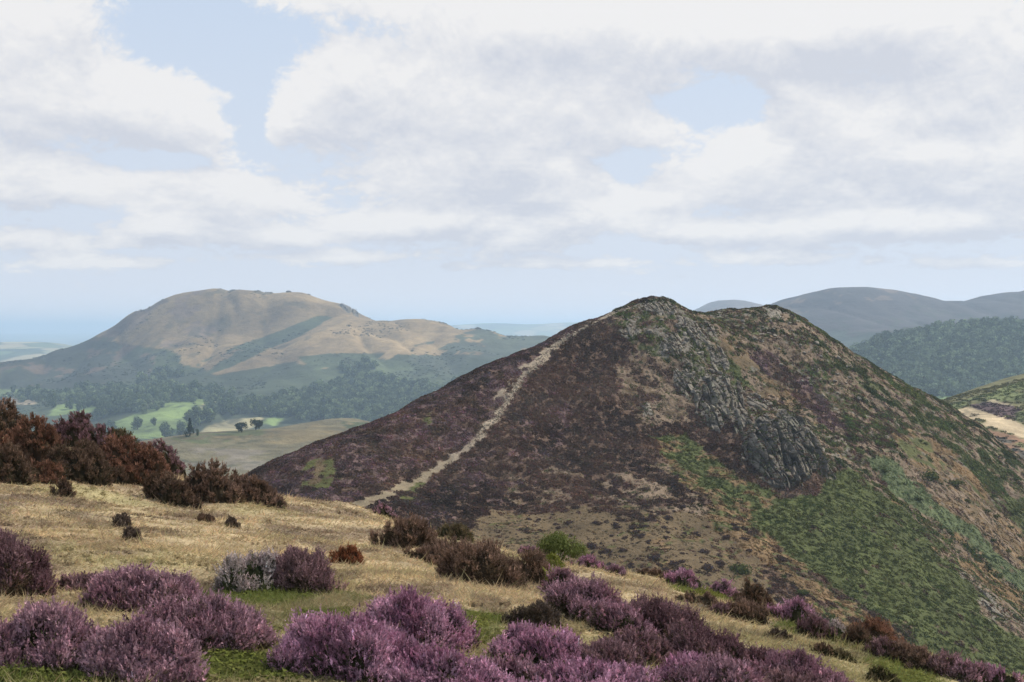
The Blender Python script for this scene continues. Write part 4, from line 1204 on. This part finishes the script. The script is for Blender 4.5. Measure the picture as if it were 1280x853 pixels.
BUSHES = [
    # cx, base, width, top, palette, label
    (515, 812, 150, 738, 'pink', 'brightest purple dome of blooming heather, standing behind the wide front bush', 5),
    (448, 858, 190, 768, 'pink', 'wide blooming heather bush with a dark hollow side, in front of the brightest dome', 6),
    (560, 884, 170, 812, 'pink', 'dusty pink heather running on from the wide front bush towards the picture foot', 5),
    (55, 842, 200, 752, 'mauve', 'long lilac heather bush at the lower corner of the green turf', 6),
    (175, 858, 150, 768, 'mauve', 'lilac heather bush overlapping the long corner bush, nearer the green turf', 5),
    (185, 768, 170, 708, 'mauve', 'dull mauve heather with a green brown middle, behind the lilac bushes', 5),
    (262, 815, 165, 738, 'mauve', 'mauve heather bush leaning over the green turf, dark at its foot', 5),
    (316, 742, 104, 686, 'pale', 'palest silvery lilac heather bush by the green turf', 5),
    (378, 743, 96, 682, 'rose', 'rosy purple heather bush grown against the palest lilac bush', 5),
    (8, 748, 122, 656, 'rose', 'dark rosy heather bush cut by the frame edge on the straw slope', 5),
    (435, 706, 50, 678, 'deadrust', 'small dead rust red bush alone on the straw turf', 4),
    (512, 686, 82, 638, 'brown', 'round brown heather bush on the crest, first of the crest row', 5),
    (574, 676, 54, 652, 'olive', 'low dark green bush between two brown heather bushes', 4),
    (540, 706, 60, 680, 'brown', 'thin brown heather at the side of the big brown bush', 4),
    (605, 734, 124, 668, 'brown', 'big brown pink heather bush with a black hollow, below the crest row', 6),
    (668, 730, 66, 682, 'brown', 'brown heather bush between the big brown bush and the bright green gorse', 4),
    (736, 710, 44, 692, 'pink', 'small purple heather behind the straw hump', 4),
    (664, 692, 36, 682, 'mauve', 'low purple heather strip under the bright green gorse', 3),
    (738, 780, 116, 716, 'mauve', 'mauve heather bush right below the straw hump', 5),
    (700, 745, 50, 706, 'mauve', 'mauve heather tuft behind the yellow fern', 4),
    (671, 786, 74, 748, 'twig', 'grey brown leafless heather below the yellow fern', 4),
    (823, 803, 118, 744, 'rose', 'brownish mauve bush beside the straw hump foot', 5),
    (690, 842, 140, 782, 'pink', 'pink heather bush in the middle of the lowest row', 5),
    (765, 856, 120, 800, 'rose', 'dull rosy heather between two pink bushes of the lowest row', 5),
    (735, 890, 200, 826, 'pink', 'wide pink heather cut off by the picture foot', 6),
    (880, 842, 128, 778, 'rose', 'dark purple heather bush sloping down beside the straw strip', 5),
    (905, 880, 110, 820, 'mauve', 'mauve heather at the picture foot under the dark purple bush', 5),
    (1003, 872, 128, 812, 'mauve', 'last mauve heather bush of the lowest row, next to bare straw', 5),
    (858, 737, 52, 709, 'pink', 'pink heather on yellow moss at the crest', 4),
    (906, 742, 34, 720, 'pink', 'little pink heather between yellow moss and the red brown bush', 4),
    (946, 762, 50, 724, 'dark', 'dark red brown heather bush on the crest', 4),
    (932, 778, 66, 746, 'brown', 'dull brown heather in front of the dark red brown bush', 4),
    (993, 782, 62, 744, 'pink', 'brightest pink heather of the crest, next to the dark red brown bush', 4),
    (1022, 788, 30, 770, 'pink', 'narrow pink heather running down from the brightest crest bush', 3),
    (1048, 798, 38, 774, 'pale', 'pale pink heather just uphill of the round dark bush on the crest', 4),
    (1074, 810, 46, 780, 'dark', 'round dark bush between pink crest heathers', 4),
    (1092, 802, 70, 768, 'rust', 'rust brown heather bank behind the round dark crest bush', 4),
    (1128, 832, 70, 800, 'brown', 'brown pink heather on the lower crest, before the gap', 4),
    (1180, 846, 66, 810, 'rose', 'rosy brown heather on the lower crest, after the rust bank', 4),
    (1250, 862, 74, 828, 'pink', 'pink heather where the crest leaves the frame', 4),
    (1105, 860, 54, 831, 'olive', 'dark olive bush alone on the lowest straw strip', 4),
    (972, 800, 34, 786, 'twig', 'tiny dull brown heather alone on the straw strip', 3),
    (1028, 820, 26, 801, 'dark', 'tiny dark upright heather on the straw strip', 3),
    (1052, 826, 32, 812, 'olive', 'tiny pale green and pink heather beside the tiny dark one', 3),
    (1150, 838, 60, 806, 'brown', 'brown heather filling the crest between brown pink and rosy brown bushes', 4),
    (1212, 856, 56, 822, 'mauve', 'mauve heather on the lower crest before the last pink bush', 4),
    (1108, 826, 50, 796, 'rose', 'rosy heather behind the brown pink bush of the lower crest', 4),
    (1020, 800, 44, 764, 'rose', 'dark rosy heather just behind the brightest crest bush', 4),
    (880, 760, 60, 738, 'brown', 'low brown heather below the yellow moss', 4),
    (905, 772, 40, 752, 'rose', 'low rosy heather in front of the crest brown heather', 3),
    (1010, 880, 150, 838, 'rose', 'rosy heather cut by the picture foot under the last mauve bush', 5),
    (640, 872, 130, 822, 'mauve', 'dusty mauve heather at the picture foot between the two pink ones', 5),
    (860, 868, 100, 812, 'pink', 'pink heather at the picture foot in front of the dark purple bush', 5),
    (120, 742, 90, 716, 'rose', 'flat rosy heather behind the long corner bush', 4),
    (560, 700, 70, 668, 'brown', 'brown pink heather joining the crest row to the big brown bush', 4),
    (780, 800, 80, 752, 'mauve', 'mauve heather joining the bush below the straw hump to the brownish mauve one', 4),
    # the bank on the left
    (5, 545, 62, 491, 'brown', 'brown bush topping the bank at the frame edge', 4),
    (40, 585, 100, 508, 'rust', 'reddish purple bush on the bank under the top bush', 5),
    (12, 605, 70, 548, 'dark', 'blackish bush at the bank foot by the frame edge', 4),
    (52, 605, 66, 572, 'rust', 'low red brown heather at the bank foot between two blackish bushes', 4),
    (108, 560, 90, 508, 'rose', 'dark rosy heather along the bank skyline', 4),
    (98, 604, 104, 540, 'dark', 'big blackish brown bush at the bank foot', 5),
    (163, 604, 108, 538, 'rust', 'big rust brown bush at the bank foot', 5),
    (150, 570, 84, 528, 'olive', 'olive green bush on the bank skyline above the rust bush', 4),
    (204, 588, 66, 546, 'rose', 'rosy purple heather on the falling bank skyline', 4),
    (212, 632, 66, 584, 'dark', 'dark heather with pale dead twigs at the bank end', 4),
    (262, 630, 84, 570, 'brown', 'brown purple heather bush near the bank end', 5),
    (312, 630, 78, 588, 'brown', 'last brown heather bush at the tip of the bank', 4),
    (345, 632, 20, 620, 'twig', 'little dry tuft trailing off the tip of the bank', 3),
    (79, 622, 28, 598, 'dark', 'small dark tuft alone on the upper straw slope', 3),
    (153, 660, 22, 640, 'twig', 'upper wiry twig tuft of the pair on the straw slope', 3),
    (164, 678, 24, 658, 'twig', 'lower wiry twig tuft of the pair on the straw slope', 3),
    (258, 654, 26, 642, 'dark', 'flat dark tuft on the straw slope under the bank end', 3),
    (290, 660, 20, 647, 'twig', 'small brown tuft just past the flat dark tuft', 3),
    (800, 830, 90, 786, 'rose', 'rosy heather filling the gap under the brownish mauve bush', 4),
    (960, 850, 90, 806, 'rose', 'brown rosy heather between the dark purple and the last mauve bush', 4),
    (770, 720, 30, 706, 'mauve', 'thin mauve heather fringe behind the straw hump top', 3),
    (820, 722, 40, 710, 'brown', 'thin brown heather fringe between straw hump and yellow moss', 3),
    (480, 640, 30, 628, 'mauve', 'small purple heather where the stony path meets the crest', 3),
]
for k, (cx, base, w, top, pal, label, lumps) in enumerate(BUSHES):
    heather(cx, base, w, top, pal, label, lumps, seed=k * 17 + 3)

# the bright green gorse on the crest, and yellow plants beside it
def leafy(cx, base, w, top, base_c, top_c, name, label, cat, seed, n=12000, leaf=.032):
    q = fg_hit(cx, base)
    s = q[1] / FPX; rx = w * s / 2
    q = q + C(0, rx * .4, 0); q[2] = fg.h(q[0], q[1])
    hz = max(at(np.array(float(cx)), np.array(float(top)), q[1])[2] - q[2], .05)
    V, F, c = shrub_mesh(seed, n, leaf / rx, base_c, top_c, .75, 14, 1)
    zmax = np.percentile(V[:, 2], 99)
    V = V * C(rx, rx * .8, hz / zmax)
    root = empty(name, q, label, cat)
    mesh_obj('foliage', V, F, M_LEAF, c, parent=root)
    r = np.random.default_rng(seed); Vt, Ft = [], []
    for k in range(9):
        a = r.uniform(0, 6.28); p1 = C(math.cos(a) * rx * .5, math.sin(a) * rx * .4, hz * r.uniform(.4, .75)); b = len(Vt) * 6
        w_ = .012
        Vt.append(np.array([[w_, 0, -.05], [-w_ * .5, w_, -.05], [-w_ * .5, -w_, -.05], p1 + C(w_ * .4, 0, 0), p1 + C(-w_ * .2, w_ * .4, 0), p1 + C(-w_ * .2, -w_ * .4, 0)]))
        Ft += [(b, b + 1, b + 4, b + 3), (b + 1, b + 2, b + 5, b + 4), (b + 2, b, b + 3, b + 5)]
    V = np.concatenate(Vt)
    mesh_obj('stem', V, np.array(Ft), M_BARK, np.tile(C(.09, .07, .045), (len(V), 1)), parent=root)
    return root


leafy(698, 704, 80, 667, C(.10, .12, .035), C(.20, .225, .075), 'gorse_bush', 'bright green gorse bush on the crest among brown heather', 'gorse', 61)
leafy(690, 712, 34, 692, C(.16, .18, .035), C(.22, .22, .05), 'bilberry_bush', 'yellow green low bush in front of the bright green gorse', 'bilberry', 62, n=2600, leaf=.03)
leafy(880, 748, 60, 735, C(.14, .15, .03), C(.2, .2, .05), 'moss_cushion', 'yellow green moss cushion below the pink crest heather', 'moss', 63, n=2600, leaf=.03)

# bracken fronds rising from the heather
def fern(px, py, hpx, label, colr, seed, nf=4):
    r = np.random.default_rng(seed)
    q = fg_hit(px, py); s = q[1] / FPX; hgt = hpx * s
    root = empty('bracken_fern', q, label, 'fern')
    for k in range(nf):
        a = k * 6.283 / nf + r.uniform(-.5, .5); out = hgt * r.uniform(.3, .5)
        V, Cc = [], []
        T = np.linspace(0, 1, 24)
        stem = np.stack([math.cos(a) * out * T ** 1.8, math.sin(a) * out * T ** 1.8, hgt * (T - .25 * T ** 3) * r.uniform(.8, 1.1)], -1)
        side = C(-math.sin(a), math.cos(a), 0)
        for i in range(1, 24):
            p0, p1 = stem[i - 1], stem[i]
            V += [p0 - side * .004, p0 + side * .004, p1]; Cc += [colr * .8] * 3
            if T[i] > .3:
                ln = hgt * .28 * (1.05 - T[i]) * 1.5
                for sg in (-1, 1):
                    tip = p1 + side * sg * ln + (p1 - p0) * 1.2 + C(0, 0, -ln * .25)
                    V += [p1 - (p1 - p0) * .7, p1 + (p1 - p0) * .5, tip]; Cc += [colr * r.uniform(.8, 1.25)] * 3
        V = np.array(V)
        mesh_obj('frond', V, np.arange(len(V)).reshape(-1, 3), M_LEAF, np.array(Cc), parent=root)


fern(689, 735, 36, 'yellow green bracken fern standing up among mauve heather', C(.24, .26, .06), 31, 5)
fern(768, 782, 24, 'pale green bracken fern at the edge of the mauve heather', C(.2, .26, .1), 32, 4)

# stones showing through the near turf
for px, py, w, lab, tone in [(872, 757, 22, 'flat grey stone slab showing at the foot of the straw hump', .9), (345, 649, 6, 'small blackish stone on the straw crest', .25), (477, 690, 8, 'small grey stone in front of the first crest bush', 1.1), (596, 757, 9, 'dark stone by a hollow in the straw', .35)]:
    q = fg_hit(px, py); s = w * q[1] / FPX * .5
    V, F = stone_mesh(70 + px, 3)
    o = mesh_obj('stone', V * C(s, s * .8, s * .45), F, M_ROCK, np.tile(ROCK * tone, (len(V), 1)) * (1 + .3 * fbm(V[:, 0] * 3, V[:, 1] * 3 + V[:, 2], 3, px))[:, None], loc=q)
    tag(o, lab, 'stone')

# turf: short grass blades, thick near the camera
NG = 150000
d = np.exp(rng.uniform(np.log(3.6), np.log(44), NG)); X = rng.uniform(-.50, .50, NG) * d + rng.uniform(-1.2, 1.2, NG)
Q = np.stack([X, d, fg.h(X, d)], -1)
dens = fbm(X * 1.1, d * 1.1, 3, 25)
keep = rng.random(NG) < .55 + .5 * dens
Q = Q[keep]; n0 = len(Q); dd = np.hypot(Q[:, 0], Q[:, 1])
gc = fg_color(Q)
greenish = gc[:, 1] / gc[:, 0] > .95
NB = 5
Q = np.repeat(Q, NB, 0); gc = np.repeat(gc, NB, 0); dd = np.repeat(dd, NB); gr = np.repeat(greenish, NB)
n = len(Q)
Q = Q + rng.normal(0, .025, (n, 3)) * C(1, 1, 0) * (1 + dd / 12)[:, None]
Q[:, 2] = fg.h(Q[:, 0], Q[:, 1]) - .004
lean = rng.normal(size=(n, 3)) * C(1, 1, 0) * np.where(gr, .6, 1.1)[:, None] + C(.25, -.1, 0)
lean[:, 2] = rng.uniform(.25, .9, n)
lean /= np.linalg.norm(lean, axis=1, keepdims=True)
ln = rng.uniform(.03, .085, n) * np.where(gr, .85, 1.0) * (1 + .5 * np.clip(fbm(Q[:, 0] * .7, Q[:, 1] * .7, 3, 26), -.5, 1)) * (1 + dd / 40)
tallb = rng.random(n) < .006; ln = np.where(tallb, ln * 2.0, ln); lean[tallb] = lean[tallb] * .8 + C(0, 0, .4)
wd = np.maximum(.0028, dd / FPX * .55)
sd = np.cross(lean, rng.normal(size=(n, 3))); sd /= np.linalg.norm(sd, axis=1, keepdims=True)
V = np.stack([Q - sd * wd[:, None], Q + sd * wd[:, None], Q + lean * ln[:, None]], 1).reshape(-1, 3)
bl = gc * 1.2 * rng.uniform(.75, 1.35, (n, 1)) * (1 + .06 * rng.normal(size=(n, 3)))
bl = np.where((rng.random((n, 1)) < .12) & ~gr[:, None], C(.36, .30, .17) * rng.uniform(.8, 1.2, (n, 1)), bl)
tag(mesh_obj('grass', V, np.arange(len(V)).reshape(-1, 3), M_GRASS, np.repeat(bl, 3, 0)), 'short straw and green turf of the near hillside', 'grass', kind='stuff')

# moss, bilberry sprigs and grass tussocks in the turf
NT = 42000
d = np.exp(rng.uniform(np.log(3.6), np.log(40), NT)); X = rng.uniform(-.50, .50, NT) * d + rng.uniform(-1.2, 1.2, NT)
Q = np.stack([X, d, fg.h(X, d)], -1); tc_ = fg_color(Q); g = tc_[:, 1] / tc_[:, 0] > .9
k = np.where(g, rng.random(NT) < .95, (rng.random(NT) < .35) & (fbm(X * .9, d * .9, 3, 27) > 0))
Q, tc_, g, d = Q[k], tc_[k], g[k], d[k]
T_SPRIG = [dome_template(16, .8, .42, 180 + i, up=.6) for i in range(5)]
scatter('turf_plants', Q, np.where(g, rng.uniform(.02, .05, len(Q)), rng.uniform(.02, .06, len(Q))) * (1 + d / 60), tc_ * .8, T_SPRIG, M_GRASS, tc_ * np.where(g[:, None], C(1.3, 1.3, 1.1), C(1, 1, 1)), 'low moss and bilberry sprigs growing through the near turf', 'moss', squash=np.full(len(Q), .7))

# ================================================================== light, air and sky
SUN_AZ, SUN_EL = R(62), R(47)
sv = Vector((math.sin(SUN_AZ) * math.cos(SUN_EL), math.cos(SUN_AZ) * math.cos(SUN_EL), math.sin(SUN_EL)))
sl = bpy.data.lights.new('sun', 'SUN'); sl.energy = 5.0; sl.angle = R(0.53); sl.color = (1.0, .94, .83)
so = bpy.data.objects.new('sun', sl); COL.objects.link(so); so.rotation_euler = sv.to_track_quat('Z', 'Y').to_euler()

# the air between the hills
hz0, hz1 = -178.0, 100.0
hb = np.array([[x, y, z] for z in (hz0, hz1) for y in (-9000, 27000) for x in (-27000, 27000)], float)
hf = np.array([(0, 2, 3, 1), (4, 5, 7, 6), (0, 1, 5, 4), (2, 6, 7, 3), (0, 4, 6, 2), (1, 3, 7, 5)])
hm, nt = new_mat('haze air')
out = nt.nodes.new('ShaderNodeOutputMaterial'); pv = nt.nodes.new('ShaderNodeVolumePrincipled')
pv.inputs['Color'].default_value = (.60, .78, 1.0, 1); pv.inputs['Density'].default_value = 1.55e-4; pv.inputs['Anisotropy'].default_value = 0.3
nt.links.new(pv.outputs[0], out.inputs['Volume'])
tag(mesh_obj('haze', hb, hf, hm), kind='stuff')

world = bpy.data.worlds.new('World'); scene.world = world; world.use_nodes = True
nt = world.node_tree; N = nt.nodes; L = nt.links; N.clear()


def math_node(op, a, b=None, c=None, clamp=False):
    m = N.new('ShaderNodeMath'); m.operation = op; m.use_clamp = clamp
    for i, v in enumerate((a, b, c)):
        if v is None: continue
        if isinstance(v, (int, float)): m.inputs[i].default_value = v
        else: L.new(v, m.inputs[i])
    return m.outputs[0]


tc = N.new('ShaderNodeTexCoord')
sep = N.new('ShaderNodeSeparateXYZ'); L.new(tc.outputs['Generated'], sep.inputs[0])
sx, sy, sz = sep.outputs
azim = math_node('ARCTAN2', sx, sy)            # bearing round the horizon, 0 along +Y
elev = math_node('ARCSINE', sz)
# a cloud is described by bearing, elevation (given as photo pixels and turned into angles here), size and weight
CLOUDS = [(110, 110, 95, 46, .9), (190, 130, 90, 40, .9), (235, 165, 65, 22, .8), (20, 130, 60, 50, .7), (40, 20, 110, 42, .9),
          (30, 215, 75, 28, .8), (105, 238, 120, 28, .7), (200, 232, 60, 20, .6), (285, 228, 55, 36, 1.0), (345, 252, 75, 22, .7),
          (430, 78, 50, 36, .9), (395, 135, 70, 52, .8), (350, 150, 26, 30, .5), (540, 110, 130, 62, 1.0), (650, 150, 120, 45, .9), (760, 115, 110, 45, .9), (800, 165, 60, 24, .8),
          (430, 2, 170, 26, .8), (625, 30, 60, 48, .8), (730, 25, 120, 42, .9), (900, 30, 180, 42, .9), (1000, 55, 120, 42, .9), (1100, 15, 90, 30, .9), (1210, 50, 120, 60, .9),
          (1000, 122, 45, 28, .9), (1050, 152, 90, 44, 1.0), (1130, 185, 90, 34, .9), (930, 172, 36, 20, .7), (960, 202, 60, 24, .7),
          (1240, 130, 90, 66, .9), (1190, 205, 100, 24, .7), (1240, 240, 80, 24, .8), (1275, 195, 40, 20, .8),
          (520, 225, 120, 32, .8), (700, 215, 80, 36, .9), (620, 200, 90, 28, .7), (885, 222, 90, 28, .8), (1000, 240, 110, 26, .7), (780, 252, 150, 18, .6),
          (50, 300, 100, 16, 1.16), (200, 285, 50, 18, 1.16), (340, 295, 75, 14, 1.00), (480, 285, 75, 18, 1.16), (565, 275, 100, 18, 1.16), (660, 300, 62, 18, 1.16), (725, 275, 75, 18, 1.00), (850, 290, 75, 16, 1.00), (960, 290, 100, 18, 1.16), (1080, 275, 100, 21, 1.16), (1190, 280, 87, 18, 1.16), (120, 328, 90, 9, .8), (420, 322, 120, 9, .8), (700, 330, 120, 9, .8), (980, 322, 120, 9, .8), (1200, 330, 90, 9, .8),
          (240, 40, 85, 38, -.9), (312, 130, 28, 60, -.8), (215, 200, 70, 9, -.5), (860, 130, 80, 26, -.7), (775, 210, 42, 28, -.6), (700, 180, 35, 13, -.4), (1180, 165, 45, 18, -.5)]


def density(dz):
    e = math_node('ADD', elev, dz)
    comb = N.new('ShaderNodeCombineXYZ')
    L.new(math_node('MULTIPLY', azim, 9.0), comb.inputs[0])
    le = math_node('LOGARITHM', math_node('ADD', math_node('MAXIMUM', e, 0.0), 0.09), math.e)
    L.new(math_node('MULTIPLY', le, 3.6), comb.inputs[1])
    n1 = N.new('ShaderNodeTexNoise'); n1.inputs['Scale'].default_value = 1.0; n1.inputs['Detail'].default_value = 9.0; n1.inputs['Roughness'].default_value = .56
    n1.inputs['Distortion'].default_value = .35
    L.new(comb.outputs[0], n1.inputs['Vector'])
    d = math_node('MULTIPLY', math_node('SUBTRACT', n1.outputs['Fac'], .5), 1.5)
    n2 = N.new('ShaderNodeTexNoise'); n2.inputs['Scale'].default_value = 2.3; n2.inputs['Detail'].default_value = 6.0; n2.inputs['Roughness'].default_value = .58
    n2.inputs['Distortion'].default_value = .3
    L.new(comb.outputs[0], n2.inputs['Vector'])
    bil = math_node('ABSOLUTE', math_node('SUBTRACT', n2.outputs['Fac'], .5))     # rounded heads
    d = math_node('ADD', d, math_node('MULTIPLY', math_node('SUBTRACT', bil, .085), 2.4))
    n3 = N.new('ShaderNodeTexNoise'); n3.inputs['Scale'].default_value = 7.0; n3.inputs['Detail'].default_value = 5.0; n3.inputs['Roughness'].default_value = .6
    L.new(comb.outputs[0], n3.inputs['Vector'])
    d = math_node('ADD', d, math_node('MULTIPLY', math_node('SUBTRACT', math_node('ABSOLUTE', math_node('SUBTRACT', n3.outputs['Fac'], .5)), .075), 1.0))
    d = math_node('SUBTRACT', d, .27)
    for px, py, rx, ry, wgt in CLOUDS:
        v = ray(px, py); v = v / np.linalg.norm(v)
        a0 = math.atan2(v[0], v[1]); e0 = math.asin(v[2])
        u = math_node('DIVIDE', math_node('SUBTRACT', azim, a0), rx / FPX)
        w = math_node('DIVIDE', math_node('SUBTRACT', e, e0), ry / FPX)
        q = math_node('ADD', math_node('MULTIPLY', u, u), math_node('MULTIPLY', w, w))
        g = math_node('POWER', math.e, math_node('MULTIPLY', q, -1.0))
        d = math_node('MULTIPLY_ADD', g, wgt * 1.0, d)
    return d


d0 = density(0.0); d1 = density(0.011); d2 = density(0.035)
alpha = N.new('ShaderNodeMapRange'); alpha.interpolation_type = 'SMOOTHSTEP'
alpha.inputs['From Min'].default_value = -.17; alpha.inputs['From Max'].default_value = .27
L.new(d0, alpha.inputs['Value'])
# sunlit heads, greyer undersides: thickness above the point
lit = math_node('ADD', math_node('MULTIPLY', math_node('SUBTRACT', d0, d1), .62), math_node('MULTIPLY', math_node('SUBTRACT', d0, d2), .52))
lit = math_node('SUBTRACT', lit, math_node('MULTIPLY', math_node('MAXIMUM', math_node('SUBTRACT', d0, .25), 0.0), .30))   # thick cores are greyer
lit = math_node('ADD', .64, lit, clamp=True)
ramp = N.new('ShaderNodeMix'); ramp.data_type = 'RGBA'
ramp.inputs[6].default_value = (6.2, 6.45, 7.15, 1); ramp.inputs[7].default_value = (8.8, 8.65, 8.55, 1)
L.new(lit, ramp.inputs[0])
sky = N.new('ShaderNodeTexSky'); sky.sky_type = 'NISHITA'; sky.sun_disc = False
sky.sun_elevation = SUN_EL; sky.sun_rotation = SUN_AZ; sky.air_density = 1.0; sky.dust_density = 2.0; sky.ozone_density = 1.0
# thin high veil that pales the blue
veil = N.new('ShaderNodeMix'); veil.data_type = 'RGBA'; veil.inputs[0].default_value = .8
L.new(sky.outputs[0], veil.inputs[6]); veil.inputs[7].default_value = (6.1, 7.3, 9.1, 1)
mx = N.new('ShaderNodeMix'); mx.data_type = 'RGBA'
pale = N.new('ShaderNodeMapRange'); pale.inputs['From Min'].default_value = .03; pale.inputs['From Max'].default_value = .24
pale.inputs['To Min'].default_value = .92; pale.inputs['To Max'].default_value = .12
L.new(elev, pale.inputs['Value'])
v2 = N.new('ShaderNodeMix'); v2.data_type = 'RGBA'
L.new(pale.outputs['Result'], v2.inputs[0]); L.new(veil.outputs[2], v2.inputs[6]); v2.inputs[7].default_value = (7.1, 7.55, 8.4, 1)
L.new(alpha.outputs['Result'], mx.inputs[0]); L.new(v2.outputs[2], mx.inputs[6]); L.new(ramp.outputs[2], mx.inputs[7])
# pale moist air low over the horizon
low = N.new('ShaderNodeMapRange'); low.interpolation_type = 'SMOOTHSTEP'
low.inputs['From Min'].default_value = .005; low.inputs['From Max'].default_value = .055; low.inputs['To Min'].default_value = .9; low.inputs['To Max'].default_value = 0.0
L.new(elev, low.inputs['Value'])
mx2 = N.new('ShaderNodeMix'); mx2.data_type = 'RGBA'
L.new(low.outputs['Result'], mx2.inputs[0]); L.new(mx.outputs[2], mx2.inputs[6]); mx2.inputs[7].default_value = (8.0, 8.25, 8.9, 1)
hv = N.new('ShaderNodeMix'); hv.data_type = 'RGBA'; hv.inputs[0].default_value = .12       # moist summer air over all of it
L.new(mx2.outputs[2], hv.inputs[6]); hv.inputs[7].default_value = (7.2, 7.55, 8.2, 1)
bg = N.new('ShaderNodeBackground'); bg.inputs['Strength'].default_value = 0.091
L.new(hv.outputs[2], bg.inputs['Color'])
wo = N.new('ShaderNodeOutputWorld'); L.new(bg.outputs[0], wo.inputs['Surface'])
world.cycles.sampling_method = 'MANUAL'; world.cycles.sample_map_resolution = 512

cam = bpy.data.cameras.new('camera'); cam.sensor_width = 36; cam.lens = FPX / 1280 * 36
cam.clip_start = .1; cam.clip_end = 60000
co = bpy.data.objects.new('camera', cam); COL.objects.link(co)
co.location = CAM; co.rotation_euler = (R(90) + PITCH, 0, 0)
scene.camera = co
scene.view_settings.view_transform = 'Standard'; scene.view_settings.look = 'None'
scene.view_settings.exposure = 0.17; scene.view_settings.gamma = 1.0; scene.view_settings.use_curve_mapping = False
scene.cycles.max_bounces = 5; scene.cycles.diffuse_bounces = 2; scene.cycles.glossy_bounces = 1; scene.cycles.transmission_bounces = 2
scene.cycles.volume_bounces = 1; scene.cycles.transparent_max_bounces = 8
scene.cycles.use_denoising = True; scene.cycles.denoiser = 'OPENIMAGEDENOISE'
scene.cycles.use_adaptive_sampling = True; scene.cycles.adaptive_threshold = 0.02
